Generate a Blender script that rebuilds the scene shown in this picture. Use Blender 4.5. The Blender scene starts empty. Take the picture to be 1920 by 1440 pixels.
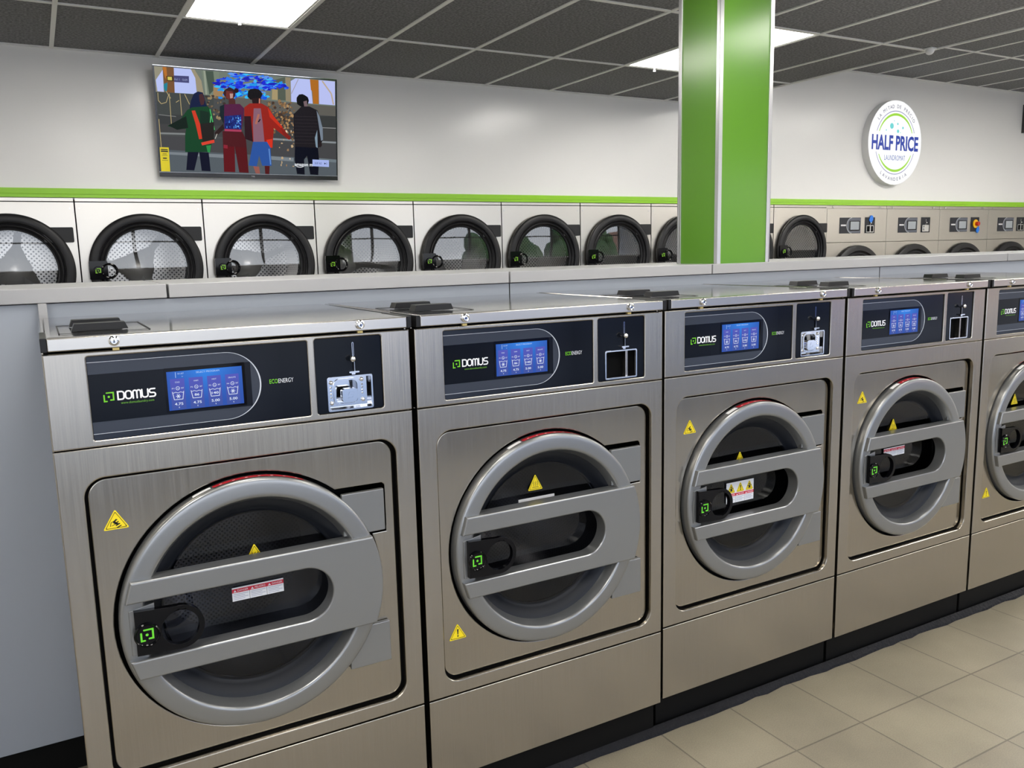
import bpy, bmesh, math, random
from mathutils import Vector, Matrix
from mathutils.geometry import tessellate_polygon
random.seed(7)
S = 0.84            # one machine width in metres
FL = -1.95          # floor level in machine widths below the eye
PI = math.pi
scene = bpy.context.scene
COL = scene.collection

def lin(c):
    return tuple((x/12.92 if x <= .04045 else ((x+.055)/1.055)**2.4) for x in c)
def rgb(r, g, b):
    return lin((r/255, g/255, b/255))

# ------------------------------------------------------------------ materials
def new_mat(name):
    m = bpy.data.materials.new(name); m.use_nodes = True
    nt = m.node_tree; b = nt.nodes['Principled BSDF']
    return m, nt, b
def simple(name, col, rough=.5, metal=0., coat=0., spec=.5, emit=None, estr=0.):
    m, nt, b = new_mat(name)
    b.inputs['Base Color'].default_value = (*col, 1)
    b.inputs['Roughness'].default_value = rough
    b.inputs['Metallic'].default_value = metal
    b.inputs['Specular IOR Level'].default_value = spec
    b.inputs['Coat Weight'].default_value = coat
    b.inputs['Coat Roughness'].default_value = .05
    if emit:
        b.inputs['Emission Color'].default_value = (*emit, 1)
        b.inputs['Emission Strength'].default_value = estr
    return m
def node(nt, t, **kw):
    n = nt.nodes.new(t)
    for k, v in kw.items(): setattr(n, k, v)
    return n
def noise_bump(nt, b, scale, strength, dist=.01, stretch=(1, 1, 1), detail=3, rough_var=None):
    tc = node(nt, 'ShaderNodeTexCoord'); mp = node(nt, 'ShaderNodeMapping')
    mp.inputs['Scale'].default_value = stretch
    nz = node(nt, 'ShaderNodeTexNoise'); nz.inputs['Scale'].default_value = scale; nz.inputs['Detail'].default_value = detail
    bp = node(nt, 'ShaderNodeBump'); bp.inputs['Strength'].default_value = strength; bp.inputs['Distance'].default_value = dist
    L = nt.links
    L.new(tc.outputs['Object'], mp.inputs['Vector']); L.new(mp.outputs['Vector'], nz.inputs['Vector'])
    L.new(nz.outputs['Fac'], bp.inputs['Height']); L.new(bp.outputs['Normal'], b.inputs['Normal'])
    if rough_var:
        mr = node(nt, 'ShaderNodeMapRange'); mr.inputs['To Min'].default_value = rough_var[0]; mr.inputs['To Max'].default_value = rough_var[1]
        L.new(nz.outputs['Fac'], mr.inputs['Value']); L.new(mr.outputs['Result'], b.inputs['Roughness'])
    return nz

def brushed(name, col, rough=(.24, .36), aniso=.55, rot=.25, stretch=(260, 260, 4), wave=.0, fine=.05):
    m, nt, b = new_mat(name)
    b.inputs['Metallic'].default_value = 1
    b.inputs['Anisotropic'].default_value = aniso
    b.inputs['Anisotropic Rotation'].default_value = rot
    nz = noise_bump(nt, b, 1.0, fine, .002, stretch, 2, rough)
    L = nt.links
    cr = node(nt, 'ShaderNodeMapRange'); cr.inputs['To Min'].default_value = .9; cr.inputs['To Max'].default_value = 1.06
    L.new(nz.outputs['Fac'], cr.inputs['Value'])
    mx = node(nt, 'ShaderNodeVectorMath', operation='SCALE'); mx.inputs[0].default_value = col
    L.new(cr.outputs['Result'], mx.inputs['Scale']); L.new(mx.outputs['Vector'], b.inputs['Base Color'])
    tg = node(nt, 'ShaderNodeTangent', direction_type='RADIAL', axis='Z'); L.new(tg.outputs['Tangent'], b.inputs['Tangent'])
    if wave:      # gentle buckling of the thin pressed sheet
        tc = nt.nodes['Texture Coordinate']
        n2 = node(nt, 'ShaderNodeTexNoise'); n2.inputs['Scale'].default_value = 3.2; n2.inputs['Detail'].default_value = 1
        L.new(tc.outputs['Object'], n2.inputs['Vector'])
        b2 = node(nt, 'ShaderNodeBump'); b2.inputs['Strength'].default_value = wave; b2.inputs['Distance'].default_value = .03
        L.new(n2.outputs['Fac'], b2.inputs['Height'])
        old = nt.nodes['Bump']; L.new(b2.outputs['Normal'], old.inputs['Normal'])
    return m

M = {}
M['steel'] = brushed('brushed_steel', (.46, .425, .37), (.18, .28), .5)
M['steel_sheet'] = brushed('pressed_steel_sheet', (.45, .412, .352), (.14, .22), .5, wave=.2)
M['steel_lid'] = brushed('polished_steel_lid', (.64, .63, .61), (.07, .14), .3, stretch=(4, 200, 4), wave=.02)
M['steel_edge'] = simple('lid_edge_steel', (.54, .51, .465), .25, 1)
M['steel_dryer'] = simple('dryer_front_steel', (.63, .60, .555), .3, 1)
M['chrome'] = simple('chrome', (.82, .82, .83), .08, 1)
M['brass'] = simple('brass_tab', rgb(214, 190, 120), .4, .6)
M['silver'] = simple('silver_paint', rgb(146, 147, 147), .29, .72, .2)
M['rubber'] = simple('door_gasket_rubber', rgb(15, 19, 27), .5, spec=.35)
M['black'] = simple('black_plastic', (.008, .008, .009), .4, spec=.3)
M['black_gloss'] = simple('glossy_black_plastic', (.003, .003, .004), .06, spec=.22)
M['black_matte'] = simple('black_gap_paint', (.004, .004, .004), .8, spec=.1)
M['plinth'] = simple('black_plinth', (.004, .004, .004), .5, spec=.12)
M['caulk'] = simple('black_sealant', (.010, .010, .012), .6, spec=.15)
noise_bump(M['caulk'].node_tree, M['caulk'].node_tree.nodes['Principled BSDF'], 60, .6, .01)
M['dryer_black'] = simple('dryer_door_black', (.010, .010, .012), .42, spec=.35)
M['lamina'] = simple('grey_laminate', rgb(148, 154, 164), .33)
M['lamina_light'] = simple('pale_grey_laminate', rgb(147, 147, 149), .36)
M['alu'] = simple('satin_aluminium', (.66, .66, .67), .3, .9)
M['green'] = simple('gloss_green_panel', rgb(84, 132, 38), .2)
M['stripe'] = simple('lime_green_trim', rgb(146, 208, 20), .3, coat=.3)
M['white_plastic'] = simple('white_plastic', rgb(235, 235, 235), .4)
M['grid'] = simple('ceiling_grid_paint', rgb(240, 240, 236), .5)
M['tv_bezel'] = simple('tv_bezel', (.02, .02, .022), .2, coat=.5)
M['blue_tag'] = simple('blue_tag', rgb(35, 120, 225), .4)
M['yellow_p'] = simple('yellow_plastic', rgb(240, 185, 20), .35)
M['red_p'] = simple('red_plastic', rgb(190, 40, 20), .35)
M['sky_frame'] = simple('dark_window_frame', (.03, .03, .032), .4)

def attr_mat(name, emis, rough, coat=0, spec=.5):
    m, nt, b = new_mat(name); b.inputs['Specular IOR Level'].default_value = spec
    at = node(nt, 'ShaderNodeVertexColor', layer_name='Col')
    if emis:
        nt.links.new(at.outputs['Color'], b.inputs['Emission Color']); b.inputs['Emission Strength'].default_value = emis
        b.inputs['Base Color'].default_value = (.002, .002, .002, 1)
    else:
        nt.links.new(at.outputs['Color'], b.inputs['Base Color'])
    b.inputs['Roughness'].default_value = rough; b.inputs['Coat Weight'].default_value = coat
    return m
M['print'] = attr_mat('printed_film', 0, .13, 0, .2)
M['print_matte'] = attr_mat('printed_sticker', 0, .5)
M['screen'] = attr_mat('lit_display', .95, .16, 0, .08)
M['sign'] = attr_mat('backlit_sign_face', .98, .4)

def glass_mat(name, tint, refl):
    m = bpy.data.materials.new(name); m.use_nodes = True; nt = m.node_tree; nt.nodes.clear()
    o = node(nt, 'ShaderNodeOutputMaterial'); mx = node(nt, 'ShaderNodeMixShader')
    t = node(nt, 'ShaderNodeBsdfTransparent'); t.inputs['Color'].default_value = (*tint, 1)
    g = node(nt, 'ShaderNodeBsdfGlossy'); g.inputs['Roughness'].default_value = .015; g.inputs['Color'].default_value = (1, 1, 1, 1)
    f = node(nt, 'ShaderNodeFresnel'); f.inputs['IOR'].default_value = refl
    L = nt.links
    L.new(f.outputs['Fac'], mx.inputs['Fac']); L.new(t.outputs['BSDF'], mx.inputs[1]); L.new(g.outputs['BSDF'], mx.inputs[2]); L.new(mx.outputs['Shader'], o.inputs['Surface'])
    return m
M['glass_dark'] = glass_mat('smoked_door_glass', (.38, .38, .40), 1.4)
M['glass_clear'] = glass_mat('dryer_door_glass', (.93, .93, .93), 2.0)

def perforated(name, base, hole, scale, metal=1., rough=.25):
    m, nt, b = new_mat(name)
    uv = node(nt, 'ShaderNodeUVMap', uv_map='UVMap')
    mp = node(nt, 'ShaderNodeMapping'); mp.inputs['Rotation'].default_value = (0, 0, PI/4)
    vo = node(nt, 'ShaderNodeTexVoronoi', voronoi_dimensions='2D'); vo.inputs['Scale'].default_value = scale; vo.inputs['Randomness'].default_value = 0
    lt = node(nt, 'ShaderNodeMath', operation='LESS_THAN'); lt.inputs[1].default_value = .27
    mx = node(nt, 'ShaderNodeMix', data_type='RGBA')
    mx.inputs['A'].default_value = (*base, 1); mx.inputs['B'].default_value = (*hole, 1)
    m1 = node(nt, 'ShaderNodeMath', operation='SUBTRACT'); m1.inputs[0].default_value = metal
    L = nt.links
    L.new(uv.outputs['UV'], mp.inputs['Vector']); L.new(mp.outputs['Vector'], vo.inputs['Vector'])
    L.new(vo.outputs['Distance'], lt.inputs[0]); L.new(lt.outputs['Value'], mx.inputs['Factor']); L.new(mx.outputs['Result'], b.inputs['Base Color'])
    L.new(lt.outputs['Value'], m1.inputs[1]); L.new(m1.outputs['Value'], b.inputs['Metallic'])
    b.inputs['Roughness'].default_value = rough
    return m
M['drum_washer'] = perforated('washer_drum_steel', (.34, .34, .34), (.01, .01, .01), 85)
M['drum_dryer'] = perforated('dryer_drum_steel', (.72, .70, .68), (.02, .02, .02), 38, rough=.3)
M['spider'] = simple('pressed_drum_arms', (.82, .80, .77), .3, .55)

# floor tiles
m, nt, b = new_mat('beige_floor_tiles'); M['floor'] = m
tc = node(nt, 'ShaderNodeTexCoord'); mp = node(nt, 'ShaderNodeMapping')
T = .3765*S
mp.inputs['Location'].default_value = (-2.789*S, .3445*S, 0)
br = node(nt, 'ShaderNodeTexBrick'); br.offset = 0; br.squash = 1
br.inputs['Color1'].default_value = (*rgb(134, 126, 108), 1); br.inputs['Color2'].default_value = (*rgb(128, 120, 103), 1)
br.inputs['Mortar'].default_value = (*rgb(98, 90, 78), 1)
br.inputs['Scale'].default_value = 1; br.inputs['Brick Width'].default_value = T; br.inputs['Row Height'].default_value = T*1.015
br.inputs['Mortar Size'].default_value = .0032; br.inputs['Mortar Smooth'].default_value = .15
n1 = node(nt, 'ShaderNodeTexNoise'); n1.inputs['Scale'].default_value = 3.5; n1.inputs['Detail'].default_value = 6
n2 = node(nt, 'ShaderNodeTexNoise'); n2.inputs['Scale'].default_value = 240; n2.inputs['Detail'].default_value = 2
r1 = node(nt, 'ShaderNodeMapRange'); r1.inputs['From Min'].default_value = .3; r1.inputs['From Max'].default_value = .7; r1.inputs['To Min'].default_value = .82; r1.inputs['To Max'].default_value = 1.1
r2 = node(nt, 'ShaderNodeMapRange'); r2.inputs['From Min'].default_value = .3; r2.inputs['From Max'].default_value = .7; r2.inputs['To Min'].default_value = .88; r2.inputs['To Max'].default_value = 1.12
mu = node(nt, 'ShaderNodeMath', operation='MULTIPLY'); sc = node(nt, 'ShaderNodeVectorMath', operation='SCALE')
L = nt.links
L.new(tc.outputs['Object'], mp.inputs['Vector']); L.new(mp.outputs['Vector'], br.inputs['Vector'])
L.new(tc.outputs['Object'], n1.inputs['Vector']); L.new(tc.outputs['Object'], n2.inputs['Vector'])
L.new(n1.outputs['Fac'], r1.inputs['Value']); L.new(n2.outputs['Fac'], r2.inputs['Value'])
L.new(r1.outputs['Result'], mu.inputs[0]); L.new(r2.outputs['Result'], mu.inputs[1])
L.new(br.outputs['Color'], sc.inputs[0]); L.new(mu.outputs['Value'], sc.inputs['Scale']); L.new(sc.outputs['Vector'], b.inputs['Base Color'])
b.inputs['Roughness'].default_value = .42
bp = node(nt, 'ShaderNodeBump'); bp.inputs['Strength'].default_value = .4; bp.inputs['Distance'].default_value = .002; bp.invert = True
L.new(br.outputs['Fac'], bp.inputs['Height']); L.new(bp.outputs['Normal'], b.inputs['Normal'])

# ceiling tile
m, nt, b = new_mat('charcoal_ceiling_tile'); M['ceil'] = m
b.inputs['Roughness'].default_value = .9; b.inputs['Specular IOR Level'].default_value = .2
nz = noise_bump(nt, b, 70, .35, .004, detail=5)
cr = node(nt, 'ShaderNodeValToRGB'); cr.color_ramp.elements[0].position = .35; cr.color_ramp.elements[0].color = (*rgb(102, 102, 105), 1)
cr.color_ramp.elements[1].position = .7; cr.color_ramp.elements[1].color = (*rgb(146, 146, 148), 1)
nt.links.new(nz.outputs['Fac'], cr.inputs['Fac']); nt.links.new(cr.outputs['Color'], b.inputs['Base Color'])
# glossy white wall panelling
m, nt, b = new_mat('glossy_white_wall_panel'); M['wall'] = m
b.inputs['Base Color'].default_value = (*rgb(240, 239, 237), 1); b.inputs['Roughness'].default_value = .22
noise_bump(nt, b, 2.2, .10, .03, detail=2)
M['wall_plain'] = simple('painted_wall', rgb(214, 212, 208), .6)
M['wall_front'] = simple('shop_front_wall_paint', rgb(96, 95, 94), .6)
M['lamp'] = simple('light_panel_diffuser', (1, 1, 1), .5, emit=(1, .965, .90), estr=15.)
M['lamp_high'] = simple('raised_ceiling_light_diffuser', (1, 1, 1), .5, emit=(1, .965, .90), estr=24.)
M['street'] = simple('pavement', rgb(150, 150, 150), .8)
M['peach'] = simple('peach_render', rgb(214, 160, 128), .8)
M['leaf'] = simple('tree_foliage', rgb(58, 84, 44), .8)
M['bark'] = simple('tree_bark', rgb(80, 64, 50), .9)
M['car_blue'] = simple('car_paint', rgb(70, 92, 150), .2, coat=.8)
M['car_glass'] = simple('car_window', (.02, .03, .035), .1)

# ------------------------------------------------------------------ mesh builder
FONT = {}
def glyphs(txt, bold=0.):
    k = (txt, bold)
    if k not in FONT:
        c = bpy.data.curves.new('t', 'FONT'); c.body = txt; c.size = 1; c.offset = bold; c.resolution_u = 3
        o = bpy.data.objects.new('t', c); COL.objects.link(o)
        dg = bpy.context.evaluated_depsgraph_get(); dg.update()
        me = bpy.data.meshes.new_from_object(o.evaluated_get(dg))
        vs = [(v.co.x, v.co.y) for v in me.vertices]; fs = [tuple(p.vertices) for p in me.polygons]
        bpy.data.objects.remove(o); bpy.data.curves.remove(c); bpy.data.meshes.remove(me)
        if not vs: vs = [(0, 0)]
        FONT[k] = (vs, fs, min(v[0] for v in vs), max(v[0] for v in vs), min(v[1] for v in vs), max(v[1] for v in vs))
    return FONT[k]

class MB:
    """collects geometry in machine-width units: x right, y away from viewer, z up"""
    def __init__(s): s.v = []; s.f = []; s.mi = []; s.col = []; s.uv = {}; s.mats = []
    def mat(s, name):
        if name not in s.mats: s.mats.append(name)
        return s.mats.index(name)
    def add(s, vs, fs, mat, col=(1, 1, 1), uvs=None, cols=None):
        n = len(s.v); s.v += [tuple(v) for v in vs]; i = s.mat(mat)
        for f in fs: s.f.append(tuple(n+k for k in f)); s.mi.append(i)
        s.col += cols if cols else [col]*len(vs)
        if uvs:
            for k, u in enumerate(uvs): s.uv[n+k] = u
        return s
    def box(s, x0, x1, y0, y1, z0, z1, mat, col=(1, 1, 1)):
        vs = [(x, y, z) for x in (x0, x1) for y in (y0, y1) for z in (z0, z1)]
        return s.add(vs, [(0, 1, 3, 2), (4, 6, 7, 5), (0, 4, 5, 1), (2, 3, 7, 6), (0, 2, 6, 4), (1, 5, 7, 3)], mat, col)
    def plate(s, outer, holes, y0, y1, mat, back=True, col=(1, 1, 1), walls=True):
        """outline in (x,z) with holes, y0 is the face towards the viewer"""
        loops = [outer]+list(holes)
        flat = [p for l in loops for p in l]; n = len(flat)
        tr = tessellate_polygon([[Vector((p[0], p[1], 0)) for p in l] for l in loops])
        vs = [(p[0], y0, p[1]) for p in flat]; fs = []
        for t in tr:
            a, b_, c = [flat[k] for k in t]
            cr = (b_[0]-a[0])*(c[1]-a[1])-(b_[1]-a[1])*(c[0]-a[0])
            fs.append(tuple(t) if cr > 0 else (t[0], t[2], t[1]))
        if y1 is not None and walls:
            vs += [(p[0], y1, p[1]) for p in flat]
            if back: fs += [tuple(n+k for k in reversed(t)) for t in fs[:len(tr)]]
            o = 0
            for li, l in enumerate(loops):
                m_ = len(l); ar = sum(l[k][0]*l[(k+1) % m_][1]-l[(k+1) % m_][0]*l[k][1] for k in range(m_))
                for k in range(m_):
                    a = o+k; b_ = o+(k+1) % m_
                    q = (a, n+a, n+b_, b_)
                    if (ar > 0) != (li == 0): q = tuple(reversed(q))
                    fs.append(q)
                o += m_
        return s.add(vs, fs, mat, col)
    def cplate(s, outer, holes, y0, y1, mat, b=.0035, seg=3, back=False):
        """plate with a rounded front edge round the outline and round every hole"""
        def off(l, d):
            n = len(l); ar = sum(l[k][0]*l[(k+1) % n][1]-l[(k+1) % n][0]*l[k][1] for k in range(n)); out = []
            if ar < 0: d = -d
            for k in range(n):
                p = Vector(l[k]); a = (p-Vector(l[k-1])).normalized(); c = (Vector(l[(k+1) % n])-p).normalized()
                na = Vector((-a.y, a.x)); nc = Vector((-c.y, c.x)); m_ = (na+nc)
                m_ = na if m_.length < .1 else m_.normalized()/max(.5, m_.normalized().dot(na)); q = p+m_*d; out.append((q.x, q.y))
            return out
        L0 = [off(outer, b)]+[off(h, -b) for h in holes]
        s.plate(L0[0], L0[1:], y0, None, mat)
        if back: s.plate(outer, holes, y1, None, mat)
        for li, l in enumerate([outer]+list(holes)):
            sg = 1 if li == 0 else -1; n = len(l)
            rings = [([(p[0], y0+b*(1-math.cos(PI/2*t/seg)), p[1]) for p in off(l, sg*b*(1-math.sin(PI/2*t/seg)))]) for t in range(seg+1)]+[[(p[0], y1, p[1]) for p in l]]
            vs = [v for r_ in rings for v in r_]; fs = []
            ar = sum(l[k][0]*l[(k+1) % n][1]-l[(k+1) % n][0]*l[k][1] for k in range(n))
            for j in range(len(rings)-1):
                for k in range(n):
                    q = (j*n+k, (j+1)*n+k, (j+1)*n+(k+1) % n, j*n+(k+1) % n)
                    fs.append(q if (ar > 0) == (li == 0) else tuple(reversed(q)))
            s.add(vs, fs, mat)
        return s
    def sheet(s, pts, y, mat, col): return s.plate(pts, [], y, None, mat, col=col)
    def lathe(s, cx, cz, prof, mat, n=96, a0=0., a1=2*PI, uvk=1., col=(1, 1, 1)):
        """profile (radius, y) revolved about the y axis at (cx, cz)"""
        full = abs(a1-a0-2*PI) < 1e-6; m_ = n+1
        vs = []; uvs = []; fs = []; d = 0; P = len(prof)
        for j, (r, y) in enumerate(prof):
            if j: d += math.hypot(r-prof[j-1][0], y-prof[j-1][1])
            for k in range(m_):
                a = a0+(a1-a0)*k/n
                vs.append((cx+r*math.cos(a), y, cz+r*math.sin(a)))
                if uvk == 'disc': uvs.append((r*math.cos(a), r*math.sin(a)))
                else: uvs.append((a*uvk, d))
        for j in range(P-1):
            for k in range(n):
                a, b_ = j*m_+k, j*m_+k+1
                fs.append((a, b_, b_+m_, a+m_))
        return s.add(vs, fs, mat, col, uvs)
    def disc(s, cx, cz, r, y, mat, n=48, col=(1, 1, 1)):
        return s.sheet(circ(cx, cz, r, n), y, mat, col)
    def cyl(s, cx, cz, r, y0, y1, mat, n=32, col=(1, 1, 1)):
        return s.plate(circ(cx, cz, r, n), [], y0, y1, mat, col=col)
    def stroke(s, pts, w, y, mat, col, closed=False, caps=True):
        """one ribbon with mitred joints; the ends are rounded unless caps is off"""
        P = [Vector(p) for p in pts]; ws = list(w) if isinstance(w, (list, tuple)) else [w]*len(P)
        Q = [P[0]]; V = [ws[0]]
        for k in range(1, len(P)):
            if (P[k]-Q[-1]).length > 1e-6: Q.append(P[k]); V.append(ws[k])
        if closed and (Q[0]-Q[-1]).length < 1e-6: Q.pop(); V.pop()
        P, ws = Q, V; N = len(P)
        def nrm(a, b_): d = (b_-a).normalized(); return Vector((-d.y, d.x))
        vs = []; fs = []
        for k in range(N):
            n0 = nrm(P[k-1], P[k]) if (k or closed) else None
            n1 = nrm(P[k], P[(k+1) % N]) if (k < N-1 or closed) else None
            if n0 is None: n = n1
            elif n1 is None: n = n0
            else:
                n = (n0+n1)
                n = n0 if n.length < .2 else n.normalized()/max(.45, n.normalized().dot(n1))
            a = P[k]-n*ws[k]/2; b_ = P[k]+n*ws[k]/2
            vs += [(a.x, y, a.y), (b_.x, y, b_.y)]
        for k in range(N if closed else N-1):
            j = (k+1) % N; fs.append((2*k, 2*j, 2*j+1, 2*k+1))
        if caps and not closed:
            for k, o in ((0, 1), (N-1, N-2)):
                d = (P[k]-P[o]).normalized(); n = Vector((-d.y, d.x)); b0 = len(vs); r = ws[k]/2
                for t in range(1, 6):
                    a = PI/2-PI*t/6; p = P[k]+d*r*math.cos(a)+n*r*math.sin(a); vs.append((p.x, y, p.y))
                fs.append(tuple([2*k, 2*k+1] if k else [1, 0])[::-1]+tuple(range(b0, b0+5)) if False else ((2*k+1,)+tuple(range(b0, b0+5))+(2*k,) if k else (2*k,)+tuple(range(b0, b0+5))+(2*k+1,)))
        return s.add(vs, fs, mat, col)
    def text(s, txt, x, z, h, y, mat, col, wx=1., anchor='c', bold=0., fit=None, ang=0.):
        """capital height h, centre (or left/right) at x, vertical centre at z"""
        vs, fs, x0, x1, y0, y1 = glyphs(txt, bold)
        ref = glyphs('H', bold); k = h/(ref[5]-ref[4]); kx = k*wx
        if fit: kx = fit/(x1-x0)
        off = {'c': (x0+x1)/2, 'l': x0, 'r': x1}[anchor]; zc = (ref[4]+ref[5])/2
        ca, sa = math.cos(ang), math.sin(ang); out = []
        for (a, b_) in vs:
            p, q = (a-off)*kx, (b_-zc)*k
            out.append((x+p*ca-q*sa, y, z+p*sa+q*ca))
        return s.add(out, fs, mat, col)
    def tube(s, pts, r, mat, n=10, closed=False):
        P = [Vector(p) for p in pts]; N = len(P); vs = []; fs = []
        up = Vector((0, 0, 1))
        for k, p in enumerate(P):
            t = (P[(k+1) % N]-P[k-1]) if closed else (P[min(k+1, N-1)]-P[max(k-1, 0)])
            t.normalize()
            a = t.cross(Vector((0, 1, 0)) if abs(t.y) < .9 else up).normalized(); b_ = t.cross(a)
            for j in range(n):
                q = 2*PI*j/n; vs.append(tuple(p+a*r*math.cos(q)+b_*r*math.sin(q)))
        for k in range(N if closed else N-1):
            for j in range(n):
                a, b_ = k*n+j, k*n+(j+1) % n; c, d = ((k+1) % N)*n+(j+1) % n, ((k+1) % N)*n+j
                fs.append((a, d, c, b_))
        if not closed:
            fs.append(tuple(range(n))); fs.append(tuple((N-1)*n+j for j in reversed(range(n))))
        return s.add(vs, fs, mat)
    def ball(s, cx, cy, cz, r, mat, n=16, sy=1.):
        vs = []; fs = []; h = n//2
        for i in range(h+1):
            t = PI*i/h
            for j in range(n):
                p = 2*PI*j/n; vs.append((cx+r*math.sin(t)*math.cos(p), cy+sy*r*math.sin(t)*math.sin(p), cz+r*math.cos(t)))
        for i in range(h):
            for j in range(n):
                fs.append((i*n+j, (i+1)*n+j, (i+1)*n+(j+1) % n, i*n+(j+1) % n))
        return s.add(vs, fs, mat)
    def build(s, name, parent=None, bevel=0., seg=2, smooth=35, origin=None, loc=None, merge=True, ng=False):
        me = bpy.data.meshes.new(name)
        o3 = origin or (0, 0, 0)
        me.from_pydata([((v[0]-o3[0])*S, (v[1]-o3[1])*S, (v[2]-o3[2])*S) for v in s.v], [], s.f)
        for mn in s.mats: me.materials.append(M[mn])
        for p, i in zip(me.polygons, s.mi): p.material_index = i
        if any(c != (1, 1, 1) for c in s.col):
            ca = me.color_attributes.new('Col', 'FLOAT_COLOR', 'POINT')
            for i, c in enumerate(s.col): ca.data[i].color = (*c, 1)
        if s.uv:
            ul = me.uv_layers.new(name='UVMap')
            for lp in me.loops: ul.data[lp.index].uv = s.uv.get(lp.vertex_index, (0, 0))
        if merge:
            bm = bmesh.new(); bm.from_mesh(me)
            if not any(c != (1, 1, 1) for c in s.col):
                bmesh.ops.remove_doubles(bm, verts=bm.verts, dist=1e-5)
                bmesh.ops.dissolve_degenerate(bm, dist=1e-6, edges=bm.edges)
                if ng: bmesh.ops.dissolve_limit(bm, angle_limit=math.radians(1), use_dissolve_boundaries=False, verts=bm.verts, edges=bm.edges)
            bm.to_mesh(me); bm.free()
        for p in me.polygons: p.use_smooth = True
        me.set_sharp_from_angle(angle=math.radians(smooth))
        o = bpy.data.objects.new(name, me); COL.objects.link(o)
        if bevel:
            md = o.modifiers.new('bevel', 'BEVEL'); md.width = bevel*S; md.segments = seg; md.limit_method = 'ANGLE'; md.angle_limit = math.radians(40); md.harden_normals = True
        if parent: o.parent = parent
        if loc: o.location = (loc[0]*S, loc[1]*S, loc[2]*S)
        return o

def circ(cx, cz, r, n=48): return [(cx+r*math.cos(2*PI*k/n), cz+r*math.sin(2*PI*k/n)) for k in range(n)]
def arc(cx, cz, r, a0, a1, n=16):
    a0, a1 = math.radians(a0), math.radians(a1)
    return [(cx+r*math.cos(a0+(a1-a0)*k/n), cz+r*math.sin(a0+(a1-a0)*k/n)) for k in range(n+1)]
def rrect(x0, x1, z0, z1, r, n=8):
    return arc(x1-r, z1-r, r, 0, 90, n)+arc(x0+r, z1-r, r, 90, 180, n)+arc(x0+r, z0+r, r, 180, 270, n)+arc(x1-r, z0+r, r, 270, 360, n)
def rect(x0, x1, z0, z1): return [(x0, z0), (x1, z0), (x1, z1), (x0, z1)]
def rpoly(pts, r, n=4):
    out = []; N = len(pts)
    for i in range(N):
        p = Vector(pts[i]); a = (Vector(pts[i-1])-p); b_ = (Vector(pts[(i+1) % N])-p)
        A = p+a.normalized()*r; B = p+b_.normalized()*r
        for k in range(n+1):
            t = k/n; q = A*(1-t)**2+p*2*t*(1-t)+B*t*t; out.append((q.x, q.y))
    return out
def tag(o, label=None, cat=None, group=None, kind=None):
    if label: o['label'] = label
    if cat: o['category'] = cat
    if group: o['group'] = group
    if kind: o['kind'] = kind
    return o
def empty(name, x, y, z, label, cat, group=None):
    o = bpy.data.objects.new(name, None); COL.objects.link(o); o.location = (x*S, y*S, (z-FL)*S); o.empty_display_size = .1
    return tag(o, label, cat, group)
def W(mb, name, origin, **k):
    """a world-level object whose geometry was given in world units"""
    o = mb.build(name, origin=origin, **k)
    o.location = (origin[0]*S, origin[1]*S, (origin[2]-FL)*S)
    return o

# ------------------------------------------------------------------ stickers
YEL = rgb(246, 220, 20); BLK = (.01, .01, .01); WHT = rgb(240, 240, 242); RED = rgb(214, 30, 60); GRN = rgb(120, 205, 50)
def triangle(mb, cx, zt, h, w, y, kind):
    tri = rpoly([(cx-w/2, zt-h), (cx+w/2, zt-h), (cx, zt)], .006)
    mb.plate(tri, [], y, y+.0012, 'print_matte', col=YEL)
    k = .83; cz = zt-h*.64
    def q(k): return rpoly([(cx-w/2*k, cz-(h*.36)*k), (cx+w/2*k, cz-(h*.36)*k), (cx, cz+h*.64*k)], .005*k)
    mb.plate(q(.84), [q(.77)], y-.0004, None, 'print_matte', col=BLK)
    z = zt-h*.62; yy = y-.0004
    if kind == 'excl':
        mb.sheet([(cx-.0015, z-h*.08), (cx+.0015, z-h*.08), (cx+.0032, z+h*.27), (cx-.0032, z+h*.27)], yy, 'print_matte', BLK)
        mb.disc(cx, z-h*.17, .003, yy, 'print_matte', 12, BLK)
    elif kind == 'heat':
        for d in (-.008, 0, .008):
            mb.stroke([(cx+d, z-h*.12), (cx+d+.0025, z-h*.03), (cx+d-.001, z+h*.06), (cx+d+.002, z+h*.15)], .0018, yy, 'print_matte', BLK)
        mb.stroke([(cx-.012, z-h*.2), (cx+.012, z-h*.2)], .002, yy, 'print_matte', BLK)
    elif kind == 'hand':
        mb.stroke([(cx-.014, z-h*.2), (cx-.012, z-h*.02), (cx-.004, z+h*.05), (cx+.001, z+h*.13)], .0016, yy, 'print_matte', BLK)
        for d in range(4):
            mb.stroke([(cx-.004+d*.002, z+h*.02-d*.006), (cx+.003+d*.003, z+h*.10-d*.006)], .0028, yy, 'print_matte', BLK)
        mb.stroke([(cx-.010, z-h*.18), (cx-.002, z-h*.12), (cx+.008, z-h*.1)], .0016, yy, 'print_matte', BLK)
        mb.stroke([(cx-.004, z-h*.02), (cx+.002, z-h*.10)], .006, yy, 'print_matte', BLK)
    elif kind == 'person':
        mb.disc(cx, z+h*.22, .0035, yy, 'print_matte', 12, BLK)
        mb.sheet([(cx-.007, z-h*.2), (cx+.007, z-h*.2), (cx+.003, z+h*.12), (cx-.003, z+h*.12)], yy, 'print_matte', BLK)
        mb.stroke([(cx-.011, z+h*.06), (cx, z+h*.02), (cx+.011, z+h*.1)], .0025, yy, 'print_matte', BLK)
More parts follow.
